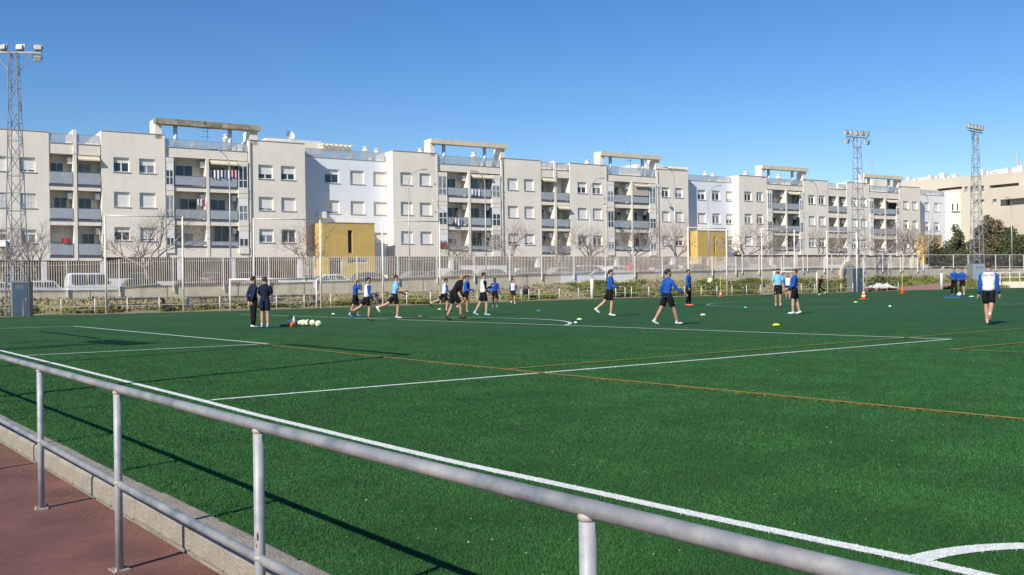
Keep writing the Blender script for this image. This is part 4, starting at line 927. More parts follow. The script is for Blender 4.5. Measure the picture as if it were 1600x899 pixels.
def bl(seed, n, W, H_, z0, cone=False):
    r = random.Random(seed); o = []
    for i in range(n):
        z = z0+(H_-z0)*(i+.5)/n; w_ = W*((1-(z-z0)/(H_-z0))**.7*.85+.15 if cone else math.sin(math.pi*(.25+.65*(z-z0)/(H_-z0)))); a = r.uniform(0, 6.28); rr = w_*r.uniform(.3, .6)
        k = max(.5, w_*.5)*r.uniform(.8, 1.15); o.append((rr*math.cos(a), rr*math.sin(a), z, k, k, k*.8))
    return o
def lt(name, x, yt, xw, yl, lb, m, seed, cone, n=5200, ls=.17):
    s = pb(x, 400, yl)[0]; P = b2w(s, yl, zs(s)); D_ = depth(P); W = xw*.72*D_/F_PX; h = pb(x, yt, yl)[1]-zs(s); leafy(name, lb, P, bl(seed, 16, W, h*.97, h*.22, cone), h*.55, m, n, ls)
lt('evergreen_tree', 1491, 350, 46, -10, 'conical dark evergreen tree right of the small far yellow porch', M_LEAFD, 5, True, 9000, .15)
lt('evergreen_tree', 1462, 372, 20, -9, 'small low evergreen bush tree left of the conical evergreen', M_LEAFD, 6, False, 2500)
for i, (x, yt, xw, lb, m, sd_, yl) in enumerate(((1546, 334, 40, 'brownish tree at the right, directly right of the right floodlight tower', M_LEAFB, 11, -6), (1563, 328, 44, 'tall brown-green tree behind the player with a white bib at the right', M_LEAFB, 12, -2),
        (1578, 352, 46, 'dark green tree low at the right edge, in front of the brown-green trees', M_LEAFD, 13, -8), (1603, 320, 52, 'tall dark tree cut by the right edge of the view', M_LEAFD, 14, -3), (1590, 368, 60, 'dark round tree at the lower right edge above the mesh fence', M_LEAFD, 15, -10), (1533, 362, 34, 'brown bushy tree at the foot of the right floodlight tower', M_LEAFB, 16, -9))):
    lt('leafy_tree', x, yt, xw, yl, lb, m, sd_, False, 8500, .18)
# street lamps
def lamp(x, ytop, side, yl, lb, arm=1.6, r=.075):
    s, z1 = pb(x, ytop, yl); z0 = zs(s); t = thing('street_lamp', lb, 'street lamp', b2w(s, yl, z0), BA, 'tall street lamps'); H_ = z1-z0
    MB().tube((0, 0, 0), (0, 0, H_-1.5), r, r*.6, 8).build('pole', M_GALV, t, True)
    pts = [(side*arm*(1-math.cos(a)), -.25*math.sin(a), H_-1.5+1.45*math.sin(a)) for a in np.linspace(0, 1.35, 8)]
    MB().path(pts, r*.55, 6).build('arm', M_GALV, t, True); e = pts[-1]
    o = MB().box(-.32, .32, -.1, .1, -.05, .06).build('lamp_head', M_LAMPH, t); o.location = Vector(e)+Vector((side*.3, 0, .02)); bevel(o, .03)
for x, y, sd_, yl, lb in ((358, 234, -1, -11, 'tall street lamp in front of the first pair of wide balconies'), (638, 263, 1, -11, 'tall curved street lamp casting its shadow beside windows right of the big yellow porch'), (757.5, 268, -1, -11, 'tall straight street lamp in front of the second pair of wide balconies'),
        (921, 277, 1, -11, 'tall curved street lamp behind the short thick white post'), (1053, 262, -1, -11, 'tall curved street lamp left of the middle yellow porch'), (1106, 289, 1, -11, 'curved street lamp rising from the middle yellow porch'),
        (1277, 284, -1, -11, 'tall curved street lamp left of the middle floodlight tower'), (1450, 303, -1, -11, 'straight street lamp in front of the far yellow porch'), (1457, 317, 1, -9, 'curved street lamp directly right of the straight lamp at the far porch'), (1580, 309, -1, -14, 'tall street lamp in front of the dark trees at the right edge')):
    lamp(x, y, sd_, yl, lb)
# parked cars
def car_meshes(kind):
    L, W, H_ = (4.3, 1.72, 1.47) if kind == 'hatch' else (4.5, 1.75, 1.43) if kind == 'saloon' else (4.6, 1.85, 1.95)
    if kind == 'hatch': pr = [(-2.15, .35), (-2.12, .75), (-1.95, .98), (-1.55, 1.40), (-1.1, 1.47), (.1, 1.45), (.55, 1.32), (1.15, .95), (1.95, .80), (2.15, .55), (2.15, .35)]
    elif kind == 'saloon': pr = [(-2.25, .35), (-2.25, .85), (-1.7, .95), (-1.1, 1.36), (-.7, 1.43), (.3, 1.42), (.7, 1.28), (1.25, .93), (2.05, .78), (2.25, .55), (2.25, .35)]
    else: pr = [(-2.3, .35), (-2.3, 1.1), (-2.2, 1.8), (-2.0, 1.95), (.4, 1.95), (.75, 1.82), (1.35, 1.12), (2.1, .98), (2.3, .7), (2.3, .35)]
    b = MB(); secs = []
    for y, k in ((-W/2, 0), (-W/2+.08, 1), (W/2-.08, 1), (W/2, 0)):
        row = []
        for (x, z) in pr:
            t = max(0, (z-.95)/(H_-.95)) if z > .95 else 0; sh = 1-.18*t
            row.append(b.P(x*(1 if k else .985), y*sh, z if k else z-.04*(z > .5)))
        secs.append(row)
    for a, c in zip(secs, secs[1:]):
        for k in range(len(pr)): k2 = (k+1) % len(pr); b.f.append([a[k], a[k2], c[k2], c[k]])
    b.f += [secs[0][::-1], secs[-1]]
    g = MB(); zb_ = .97 if kind != 'van' else 1.12; zt_ = H_-.12; xs = {'hatch': (-1.7, -.6, .35, 1.05), 'saloon': (-1.45, -.45, .4, 1.1), 'van': (-1.95, -.7, .2, 1.2)}[kind]; tp = {'hatch': (-1.45, .28), 'saloon': (-.98, .3), 'van': (-1.95, .62)}[kind]
    for sg in (-1, 1):
        y0, y1 = sg*(W/2*.992+.004), sg*(W/2*.842+.012)
        cut = [xs[1], xs[2]-.25]
        P4 = [((xs[0], tp[0]), (cut[0]-.05, cut[0]-.05)), ((cut[0]+.05, cut[0]+.05), (cut[1]-.05, cut[1]-.05)), ((cut[1]+.05, cut[1]+.05), (xs[3]-.05, tp[1]))]
        for (a0_, a1_), (c0_, c1_) in P4: g.poly([(a0_, y0, zb_), (c0_, y0, zb_), (c1_, y1, zt_), (a1_, y1, zt_)])
    i = 7 if kind != 'van' else 6; fx = pr[i-1] if kind != 'van' else pr[5]; fb = pr[i] if kind != 'van' else pr[6]
    g.poly([(fb[0]-.03, -W/2*.85, fb[1]+.05), (fb[0]-.03, W/2*.85, fb[1]+.05), (fx[0]+.03, W/2*.74, fx[1]+.02), (fx[0]+.03, -W/2*.74, fx[1]+.02)])
    wh = MB().tube((0, -.1, 0), (0, .1, 0), .31, n=14); hl = MB().box(-.03, .03, -.17, .17, -.07, .07)
    return b, g, wh, hl, L, W
CM = {}
for kd in ('hatch', 'saloon', 'van'):
    b, g, wh, hl, L, W = car_meshes(kd); CM[kd] = (b, g.mesh('windows', M_GLASS), wh.mesh('wheel', M_RUBBER), hl.mesh('headlight', M_LENS), L, W)
M_BLIND = None
def carat(x0, x1, yl, kd, col, lb, flip=False):
    s0, s1 = pb(x0, 440, yl)[0], pb(x1, 440, yl)[0]; s = (s0+s1)/2; b, g, wh, hl, L, W = CM[kd]; k = min(1.12, max(.85, (s1-s0)/L))
    t = thing('parked_car', lb, 'van' if kd == 'van' else 'car', b2w(s, yl, zs(s)+.01), BA+(math.pi if flip else 0), 'cars parked along the street'); t.scale = (k, 1, 1)
    m = mat('paint_%02d%02d%02d' % tuple(int(v*99) for v in col), col, .3, metal=.2, var=.05)
    o = b.build('body', m, t); bevel(o, .05, 2); inst('windows', g, t)
    for x in (-1.4, 1.4):
        for y in (-W/2+.08, W/2-.08): inst('wheel', wh, t, (x, y, .31))
    for y in (-W/2+.3, W/2-.3): inst('headlight', hl, t, (L/2-.02, y, .68))
ZC = -18.6
for a in ((-8, 12, 'saloon', (.5, .5, .52), 'pale parked car cut by the left edge of the view'), (40, 66, 'hatch', (.55, .56, .58), 'silver car mostly hidden behind the cabinet at the left', True), (104, 190, 'van', (.75, .75, .75), 'white passenger van parked behind the picket fence at the left'), (197, 257, 'hatch', (.05, .05, .05), 'black hatchback parked right of the white van'),
          (268, 322, 'saloon', (.10, .06, .05), 'dark brown saloon parked between the first two far ball-stop poles, right of the black hatchback', True), (322, 378, 'hatch', (.22, .04, .03), 'dark red hatchback parked left of the two men in dark clothes'), (382, 440, 'saloon', (.25, .26, .28), 'grey saloon parked directly behind the two men in dark clothes'),
          (470, 550, 'saloon', (.7, .7, .7), 'white saloon parked in front of the big yellow porch', True), (553, 608, 'hatch', (.04, .045, .05), 'black car parked at the right corner of the big yellow porch'), (626, 676, 'saloon', (.18, .18, .19), 'dark grey car parked right of the light-blue shirted runner'),
          (687, 740, 'hatch', (.13, .05, .03), 'rust-brown car parked behind the leaning trainer', True), (746, 796, 'saloon', (.12, .17, .13), 'dark green car parked behind the player in a white bib and black sleeves'), (801, 846, 'hatch', (.05, .05, .06), 'black car parked beside the smallest far player', True),
          (856, 898, 'saloon', (.3, .3, .31), 'grey car parked at the left end of the whitewashed wall'), (903, 944, 'hatch', (.04, .04, .05), 'black car parked behind the short thick white post'), (950, 976, 'saloon', (.6, .6, .6), 'white car parked just left of the bright red car'), (976, 1017, 'hatch', (.45, .03, .025), 'bright red car parked above the whitewashed wall'),
          (1022, 1060, 'saloon', (.2, .21, .22), 'grey car parked right of the bright red car', True), (1072, 1112, 'hatch', (.06, .06, .07), 'black car parked in front of the middle yellow porch'), (1118, 1162, 'saloon', (.3, .31, .34), 'blue-grey car parked right of the middle yellow porch'), (1172, 1208, 'hatch', (.25, .25, .25), 'grey car parked behind the player in the pale blue shirt')):
    carat(a[0], a[1], ZC, *a[2:])
# ============================================================ BESIDE THE TRACK
def bench(x0, x1, ys, lb):
    """two long concrete slabs on blocks, half sunk in the bank"""
    a = atX(x0); c = atX(x1); bx = -3.1; a = a+Vector((bx, 0, 0)); c = c+Vector((bx, 0, 0)); a.y = (a.y-CAM.y)*(a.x-CAM.x)/(a.x-bx-CAM.x)+CAM.y; c.y = (c.y-CAM.y)*(c.x-CAM.x)/(c.x-bx-CAM.x)+CAM.y
    a.z = zt(a.y); r = thing('stand_bench', lb, 'bench', a, 0, 'low concrete benches along the bank'); of = tuple(a); L = c.y-a.y
    for k in range(2):
        x = a.x-.75*k; z = a.z+.42+.38*k; n = max(1, int(L/2.2))
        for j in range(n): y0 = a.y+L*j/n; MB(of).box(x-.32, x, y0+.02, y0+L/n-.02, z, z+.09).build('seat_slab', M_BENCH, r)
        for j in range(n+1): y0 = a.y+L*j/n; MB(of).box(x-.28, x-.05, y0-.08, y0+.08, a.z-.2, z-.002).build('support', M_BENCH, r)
for x0, x1, lb in ((173, 262, 'long low grey concrete bench behind the first far ball-stop frame'), (300, 398, 'low grey concrete bench behind the left goal, left of the dark-clothed men'), (432, 500, 'low grey concrete bench seen through the left goal, right of the dark-clothed men'), (563, 598, 'short grey bench behind the bald player with his hand raised'), (1150, 1192, 'grey bench left of the distant right goal'), (1250, 1292, 'grey bench behind the dark red goalkeeper')):
    bench(x0, x1, 0, lb)
def white_post(x, ytop, lb):
    P = atX(x)+Vector((.25, 0, 0)); h = hpx(P, ytop); t = thing('padded_post', lb, 'post', P, BA); MB().lathe((0, 0, 0), [(.15, 0), (.15, h-.06), (.12, h)], 14).build('post', M_WPOST, t, True)
    MB().box(-.03, .03, -.03, .03, h, h+.35).build('bracket', M_GALV, t)
    o = MB().box(-.05, .75, -.12, .12, 0, .06).build('tilted_arm', M_LAMPH, t); o.location = (-.12, 0, h+.32); o.rotation_euler = (0, -.55, 0)
white_post(922, 436, 'short thick white post with a tilted bracket at the turf edge, behind the middle players')
white_post(1468, 427, 'short thick white post at the right end of the turf, left of the blue-jacketed pair')
# litter bin
P = atX(852)+Vector((-2.6, 0, .15)); t = thing('litter_bin', 'tilted dark grey litter bin on the weedy bank behind the far railing', 'bin', P, .4)
o = MB().lathe((0, 0, 0), [(.22, 0), (.27, .6), (.29, .62), (.27, .66), (.2, .68)], 12).build('bin_body', mat('grey_plastic', (.10, .10, .12), .5), t, True); o.location = (0, 0, .35); o.rotation_euler = (.2, .25, 0)
MB().tube((0, .32, 0), (0, .32, 1.0), .03).build('bin_post', M_GALV, t)
# upturned white boat-like tarp on the bank at the right
P = atX(1398)+Vector((-1.6, 0, .35)); t = thing('white_tarp', 'crumpled white tarpaulin heap lying on the green bank beside the ramp', 'tarpaulin', P, BA); b = MB(); prev = None; W_ = 2.0
for i in range(11):
    row = [b.P(-W_+2*W_*i/10, -.9+1.8*j/5, max(0, .5*math.sin(math.pi*i/10)**.6*math.sin(math.pi*j/5)+rng.uniform(-.08, .08))) for j in range(6)]
    if prev:
        for j in range(5): b.f.append([prev[j], prev[j+1], row[j+1], row[j]])
    prev = row
b.build('sheet', mat('white_tarp', (.6, .62, .6), .6), t)
# culvert arch on the wall by the middle tower
P = b2w(pb(1331, 430, YW-.6)[0], YW-.35, wbot(pb(1331, 430, YW)[0])-.2); t = thing('concrete_arch', 'small rounded concrete arch against the wall left of the middle cabinet', 'arch', P, BA)
b = MB()
for i in range(9):
    a0_, a1_ = math.pi*i/9, math.pi*(i+1)/9
    b.poly([(1.1*math.cos(a0_), 0, .6+1.1*math.sin(a0_)), (1.1*math.cos(a1_), 0, .6+1.1*math.sin(a1_)), (1.45*math.cos(a1_), 0, .6+1.45*math.sin(a1_)), (1.45*math.cos(a0_), 0, .6+1.45*math.sin(a0_))])
    b.poly([(1.45*math.cos(a0_), 0, .6+1.45*math.sin(a0_)), (1.45*math.cos(a1_), 0, .6+1.45*math.sin(a1_)), (1.45*math.cos(a1_), .3, .6+1.45*math.sin(a1_)), (1.45*math.cos(a0_), .3, .6+1.45*math.sin(a0_))])
b.box(1.1, 1.45, 0, .3, -.6, .6).box(-1.45, -1.1, 0, .3, -.6, .6); b.build('arch_ring', M_CONC, t)
# low wall and railing closing the turf at the right end
Y0 = 119.0
def endp(x): d = ray(x, 445); t = (Y0-CAM.y)/d.y; return CAM+d*t
e0, e1 = endp(1476), endp(1640); e0.z = e1.z = zt(Y0)-.1
t = thing('low_wall', 'low cream wall with a white railing at the right end of the turf', 'wall', e0); of = tuple(e0)
MB(of).box(e0.x, e1.x, Y0, Y0+.3, e0.z, e0.z+.85).build('wall_face', mat('cream_low_wall', (.55, .52, .44), .85, var=.08, scale=.5, streak=.2), t)
b = MB(of); zz = e0.z+.85
for z in (.55, 1.15): MB(of).tube((e0.x, Y0+.15, zz+z), (e1.x, Y0+.15, zz+z), .035, n=6).build('rail', M_WPOST, t)
for k in range(12): x = e0.x+(e1.x-e0.x)*k/11; MB(of).tube((x, Y0+.15, zz), (x, Y0+.15, zz+1.17), .04, n=6).build('rail_post', M_WPOST, t)
b = MB(); b.poly([(-60, Y0+.3, .5), (40, Y0+.3, .5), (40, Y0+40, 1.6), (-60, Y0+40, 1.6)]); struct('grass_slope', b, M_DRY)
# ramp
b = MB(); q0, q1, q2 = atX(1370)+Vector((-1.0, 0, .01)), atX(1470)+Vector((.2, 0, .02)), atX(1470)+Vector((-2.2, 8, .9)); q3 = atX(1395)+Vector((-2.0, 3, .35))
b.poly([q0, q1, q2, q3]); struct('path', b, M_REDT)
# weeds on the bank
BK = np.array(BANK)
def weeds(name, label, n, sel, hgt, m, cat='weeds'):
    V, F_ = [], []; k = 0; P = BK[sel]
    if len(P) == 0: return
    idx = rng.randint(0, len(P), n); base = P[idx][:, :3]+np.stack([rng.uniform(-.5, .5, n), rng.uniform(-.6, .6, n), np.zeros(n)], 1)
    hh = hgt*rng.uniform(.35, 1.0, n)*(.6+.6*(np.sin(base[:, 1]*.9)*.5+.5)); an = rng.uniform(0, 6.28, n); ww = .05+.05*rng.random(n); ln = rng.normal(0, .35, (n, 2))
    d = np.stack([np.cos(an)*ww, np.sin(an)*ww, np.zeros(n)], 1); top = base+np.stack([ln[:, 0]*hh, ln[:, 1]*hh, hh], 1); mid = base*.45+top*.55+np.stack([0*hh, 0*hh, .1*hh], 1)
    V = np.stack([base-np.array([0, 0, .05]), mid-d, top, mid+d], 1).reshape(-1, 3); F_ = np.arange(4*n).reshape(-1, 4)
    me = bpy.data.meshes.new(name); me.from_pydata(V.tolist(), [], F_.tolist()); me.materials.append(m); o = bpy.data.objects.new(name, me); COL.objects.link(o); tag(o, label, cat, kind='stuff')
M_WEED = mat('fresh_weed', (0.055, 0.085, 0.016), 0.85, var=0.45, scale=.35, c2=(0.14, 0.16, 0.03))
M_WEED2 = mat('dry_weed', (0.24, 0.20, 0.10), 0.85, var=0.2, scale=.4, c2=(0.29, 0.235, 0.13))
BX = np.array([projx(Vector(p[:3])) if (Vector(p[:3])-CAM).dot(CF) > 1 else -999 for p in BK])
inx = lambda a, c: (BX > a) & (BX < c)
weeds('weeds', 'low green grass tufts at the foot of the bank on the left', 5000, inx(-60, 640) & (BK[:, 3] > .1) & (BK[:, 3] < .4) & (np.sin(BK[:, 1]*1.1) > -.6), .22, M_WEED)
weeds('weeds', 'tall fresh green weeds covering the bank right of the middle', 17000, inx(890, 1420) & (BK[:, 3] > .05) & (BK[:, 3] < .9) & (np.sin(BK[:, 1]*.45)+np.cos(BK[:, 0]*1.3+BK[:, 1]*.2) > -.5), .33, M_WEED)
weeds('weeds', 'green weeds at the foot of the bank in the middle', 7000, inx(640, 1000) & (BK[:, 3] > .1) & (BK[:, 3] < .45) & (np.sin(BK[:, 1]*.7) > -.2), .3, M_WEED)
weeds('dry_grass', 'dry straw-coloured grass over the upper bank', 15000, inx(-60, 1420) & (BK[:, 3] > .15), .2, M_WEED2, 'dry grass')
weeds('weeds', 'scattered green weeds along the foot of the wall at the right end', 6000, inx(1400, 1620), .35, M_WEED)

# ============================================================ PEOPLE
SK = [mat('skin_warm', (0.42, 0.24, 0.16), .55, var=.08, scale=8), mat('skin_tan', (0.33, 0.18, 0.115), .55, var=.08, scale=8), mat('skin_dark', (0.10, 0.055, 0.038), .5, var=.08, scale=8)]
CL = dict(blue=(0.013, 0.07, 0.33), navy=(0.010, 0.014, 0.035), black=(0.008, 0.008, 0.010), white=(0.68, 0.69, 0.74), sky=(0.16, 0.42, 0.66), red=(0.14, 0.012, 0.02), dnavy=(0.012, 0.02, 0.05))
def cloth(k): return mat('cloth_'+k, CL[k], .85, var=.22, scale=9, bump=.7, bs=9, spec=.15)
M_HAIR = mat('dark_hair', (0.018, 0.012, 0.010), .7, var=.3, scale=60, bump=.5, bs=120); M_HAIRB = mat('brown_hair', (0.06, 0.032, 0.018), .7, var=.3, scale=60, bump=.5, bs=120)
M_SHOEW = mat('white_boot', (0.62, 0.64, 0.64), .4); M_SHOED = mat('dark_boot', (0.03, 0.03, 0.035), .4); M_SHOEB = mat('light_blue_boot', (0.22, 0.50, 0.62), .4); M_SHOEO = mat('orange_boot', (0.65, 0.10, 0.03), .4); M_SHOEN = mat('blue_boot', (0.03, 0.15, 0.45), .4); M_SHOEP = mat('pink_boot', (0.65, 0.28, 0.26), .4)
M_SOCKW = mat('white_sock', (0.66, 0.66, 0.66), .8); M_SOCKB = mat('black_sock', (0.02, 0.02, 0.02), .8); M_EYE = mat('eye_dark', (0.02, 0.015, 0.012), .2); M_LIP = mat('lip', (0.28, 0.10, 0.08), .5)
M_BOOTS = dict(w=M_SHOEW, d=M_SHOED, b=M_SHOEB, o=M_SHOEO, n=M_SHOEN, p=M_SHOEP)
TMP = []
def skinned(name, nodes, edges, m, parent, root=0, sub=1):
    """grow one smooth surface around a skeleton (skin modifier), baked below"""
    me = bpy.data.meshes.new(name+'_skeleton'); me.from_pydata([n[0] for n in nodes], edges, []); o = bpy.data.objects.new(name+'_tmp', me); COL.objects.link(o)
    o.modifiers.new('skin', 'SKIN'); sv = me.skin_vertices[0].data if me.skin_vertices else None
    for i, n in enumerate(nodes):
        r = n[1] if isinstance(n[1], tuple) else (n[1], n[1]); sv[i].radius = r; sv[i].use_root = (i == root)
    if sub: su = o.modifiers.new('sub', 'SUBSURF'); su.levels = sub; su.render_levels = sub
    TMP.append((o, name, m, parent)); return o
def bake_skins():
    dg = bpy.context.evaluated_depsgraph_get(); dg.update()
    for o, name, m, parent in TMP:
        me = bpy.data.meshes.new_from_object(o.evaluated_get(dg)); me.name = name; me.materials.clear(); me.materials.append(m)
        me.polygons.foreach_set('use_smooth', [True]*len(me.polygons)); q = bpy.data.objects.new(name, me); COL.objects.link(q); q.parent = parent
    for o, name, m, parent in TMP:
        me = o.data; bpy.data.objects.remove(o); bpy.data.meshes.remove(me)
    TMP.clear()
def person(x, yf, ytop, face, label, lean=0, legs=((4, 6, 6), (-4, 6, 6)), arms=((0, 10, 8), (0, 10, 8)), shirt='blue', sleeve='long', bib=None, shorts='black', long_pants=False, sock='w', boot='w', skin=0, hair=M_HAIR, bald=False, beard=False, headyaw=0, hips=0, sockh=.17):
    P = ground(x, yf); Hh = abs(ytop-yf)*depth(P)/F_PX
    R_ = (P-CAM); base = math.atan2(R_.y, R_.x); yaw = base-R(face)-math.pi/2      # local +y is where the person faces
    t = thing('person', label, 'person', P, yaw)
    hp = .92; q = Vector; ll = R(lean)
    def sag(a, L, side=0.0): return q((math.sin(side)*L, math.cos(side)*math.sin(a)*L, -math.cos(side)*math.cos(a)*L))
    pel = q((0, 0, 0)); sp = q((0, math.sin(ll), math.cos(ll))); J = {}
    for i, sg in enumerate((-1, 1)):
        th, kn, sd = legs[i][:3]; ft = legs[i][3] if len(legs[i]) > 3 else 0
        h = pel+q((sg*.09, 0, -.03)); k = h+sag(R(th), .43, sg*R(sd)*.35); a = k+sag(R(th-kn), .42, sg*R(sd)*.3)
        fd = R(min(0, th-kn)*.75+ft); d = q((sg*.05, math.cos(fd), math.sin(fd))); J[i] = (h, k, a, a+d*.145+q((0, 0, -.045)), a-d*.045+q((0, 0, -.045)))
    low = min(min(J[i][3].z, J[i][4].z) for i in (0, 1))-.035
    waist = pel+sp*.15; chest = pel+sp*.34; nb = pel+sp*.50; up_ = (sp+q((0, 0, 1.6))).normalized(); neck = nb+up_*.05; jaw = nb+up_*.105+q((0, .014, 0)); skull = nb+up_*.185; crown = nb+up_*.235
    tot = crown.z+.075-low; sc = Hh/tot; off = q((0, 0, -low))
    A = {}
    for i, sg in enumerate((-1, 1)):
        b_, e_, ab = arms[i][:3]; inw = arms[i][3] if len(arms[i]) > 3 else 0
        s_ = nb+sp*(-.075)+q((sg*.172, 0, 0)); el = s_+sag(R(b_), .29, sg*R(ab)); fo = sag(R(b_+e_), .25, sg*R(ab-inw)); wr = el+fo; pa = wr+fo.normalized()*.055; fd = fo.normalized(); si = fd.orthogonal().normalized(); nn = fd.cross(si)
        A[i] = (s_, el, wr, pa, fd, si, nn)
    F = lambda v: tuple((v+off)*sc)
    def nd(v, r): return (F(v), r*sc if not isinstance(r, tuple) else (r[0]*sc, r[1]*sc))
    # body: one continuous skin
    N = [nd(pel, .09), nd(waist, .085), nd(chest, .10), nd(nb, .06), nd(neck, .066), nd(jaw, .085), nd(skull, .108), nd(crown, .078)]; E = [(0, 1), (1, 2), (2, 3), (3, 4), (4, 5), (5, 6), (6, 7)]
    hy = R(headyaw); hf = q((math.sin(hy), math.cos(hy), 0)); hs_ = q((math.cos(hy), -math.sin(hy), 0))
    for i in (0, 1):
        h, k, a, toe, heel = J[i]; n0 = len(N); N += [nd(h, .078), nd(h.lerp(k, .5), .084), nd(k, .063), nd(k.lerp(a, .35), .066), nd(a, .043), nd(toe, .034)]; E += [(0, n0), (n0, n0+1), (n0+1, n0+2), (n0+2, n0+3), (n0+3, n0+4), (n0+4, n0+5)]
        s_, el, wr, pa, fd, si, nn = A[i]; n0 = len(N); N += [nd(s_, .05), nd(el, .048), nd(wr, .035), nd(pa, .040)]; E += [(2, n0), (n0, n0+1), (n0+1, n0+2), (n0+2, n0+3)]
        for j, (o_, L) in enumerate(((-.028, .07), (-.010, .08), (.010, .077), (.028, .06))):
            N.append(nd(pa+fd*.045+si*o_*.8, .010)); N.append(nd(pa+fd*(.045+L*.7)+si*o_+nn*.018, .008)); n1 = len(N); E += [(n0+3, n1-2), (n1-2, n1-1)]
        N.append(nd(pa+si*(-.045)+fd*.01, .011)); N.append(nd(pa+si*(-.062)+fd*.045, .009)); n1 = len(N); E += [(n0+3, n1-2), (n1-2, n1-1)]
    skinned('body', N, E, SK[skin], t)
    # clothes
    rr = 1.0
    def LF(b, pts, rad): return b.loft([F(p) for p in pts], [(r[0]*sc, r[1]*sc) if isinstance(r, tuple) else (r*sc, r*sc) for r in rad])
    def sl(b, i):
        s_, el, wr = A[i][:3]; inn = s_+(nb-s_)*.45-sp*.015; s2 = s_+(s_-nb).normalized()*.012
        if sleeve == 'long': LF(b, [inn, s_.lerp(inn, .45), s2.lerp(el, .09), s_.lerp(el, .5), el, el.lerp(wr, .5), wr], [.040, .058, .066, .058, .050, .045, .036])
        else: LF(b, [inn, s_.lerp(inn, .45), s2.lerp(el, .09), s_.lerp(el, .45), s_.lerp(el, .8)], [.040, .058, .067, .066, .063])
    ZL = [-.07, -.01, .07, .15, .25, .34, .42, .475, .505, .54]; TR = [(.163, .122), (.160, .120), (.150, .112), (.146, .108), (.160, .115), (.176, .122), (.178, .118), (.140, .095), (.082, .075), (.060, .062)]
    b = MB(); LF(b, [pel+sp*z for z in ZL], TR)
    for i in (0, 1): sl(b, i)
    b.build('shirt', cloth(shirt), t, True)
    if bib: b = MB(); LF(b, [pel+sp*z for z in ZL[1:-1]], [(r[0]*1.05+.003, r[1]*1.06+.004) for r in TR[1:-1]]); b.build('bib', cloth(bib), t, True)
    b = MB(); LF(b, [pel+sp*.05, pel, pel+q((0, 0, -.06)), pel+q((0, 0, -.10))], [(.156, .118), (.168, .128), (.165, .122), (.12, .09)])
    for i in (0, 1):
        h, k, a = J[i][:3]; sg = (-1, 1)[i]
        if long_pants: LF(b, [h+q((0, 0, .03)), h.lerp(k, .3), h.lerp(k, .75), k, k.lerp(a, .45), a+q((0, 0, .02))], [.092, .092, .075, .066, .066, .052])
        else: LF(b, [h+q((0, 0, .03)), h.lerp(k, .3), h.lerp(k, .6), h.lerp(k, .76)], [(.088, .1), (.09, .1), (.088, .096), (.087, .093)])
    b.build('trousers' if long_pants else 'shorts', cloth(shorts), t, True)
    for i in (0, 1):
        h, k, a, toe, heel = J[i]
        if not long_pants: LF(MB(), [a.lerp(k, sockh/.42), a.lerp(k, sockh/.84), a], [.049, .044, .040]).build('sock', M_SOCKW if sock == 'w' else M_SOCKB, t, True)
        LF(MB(), [heel+(heel-toe).normalized()*.03+q((0, 0, .03)), heel+q((0, 0, .03)), (a+toe)/2+q((0, 0, -.012)), toe+q((0, 0, .008)), toe+(toe-heel).normalized()*.045], [.020, .038, .041, .033, .016]).build('shoe', M_BOOTS[boot], t, True)
    # head details
    hc = skull+off
    if not bald:
        b = MB(); b.ell((0, 0, 0), (.090*sc, .102*sc, .096*sc), 14, 7, -.38); o = b.build('hair', hair, t, True); o.location = q(tuple((hc-hf*.016+q((0, 0, .016)))*sc)); o.rotation_euler = (R(30), 0, -hy)
    if beard:
        b = MB(); b.ell((0, 0, 0), (.066*sc, .05*sc, .055*sc), 10, 5); o = b.build('beard', hair, t, True); o.location = q(tuple((jaw+off+hf*.033+q((0, 0, -.008)))*sc)); o.rotation_euler = (0, 0, -hy)
    o = MB().ell((0, 0, 0), (.012*sc, .02*sc, .02*sc), 8, 4).build('nose', SK[skin], t, True); o.location = q(tuple((hc+hf*.092+q((0, 0, -.03)))*sc)); o.rotation_euler = (0, 0, -hy)
    for sg in (-1, 1):
        o = MB().ell((0, 0, 0), (.012*sc, .006*sc, .007*sc), 8, 4).build('eye', M_EYE, t, True); o.location = q(tuple((hc+hf*.083+hs_*sg*.032+q((0, 0, -.005)))*sc)); o.rotation_euler = (0, 0, -hy)
        o = MB().ell((0, 0, 0), (.010*sc, .018*sc, .028*sc), 8, 4).build('ear', SK[skin], t, True); o.location = q(tuple((hc+hs_*sg*.087+q((0, 0, -.025)))*sc)); o.rotation_euler = (0, 0, -hy)
    o = MB().ell((0, 0, 0), (.024*sc, .006*sc, .007*sc), 8, 4).build('mouth', M_LIP, t, True); o.location = q(tuple((jaw+off+hf*.067+q((0, 0, .012)))*sc)); o.rotation_euler = (0, 0, -hy)
    if not long_pants and shorts == 'black':
        h, k = J[1][:2]; b = MB(); c = h.lerp(k, .6)+q((.035, .094, 0)); o = b.ell((0, 0, 0), (.018*sc, .006*sc, .026*sc), 8, 4).build('badge', M_SOCKW, t, True); o.location = F(c)
    return t, sc, F, (nb, sp)
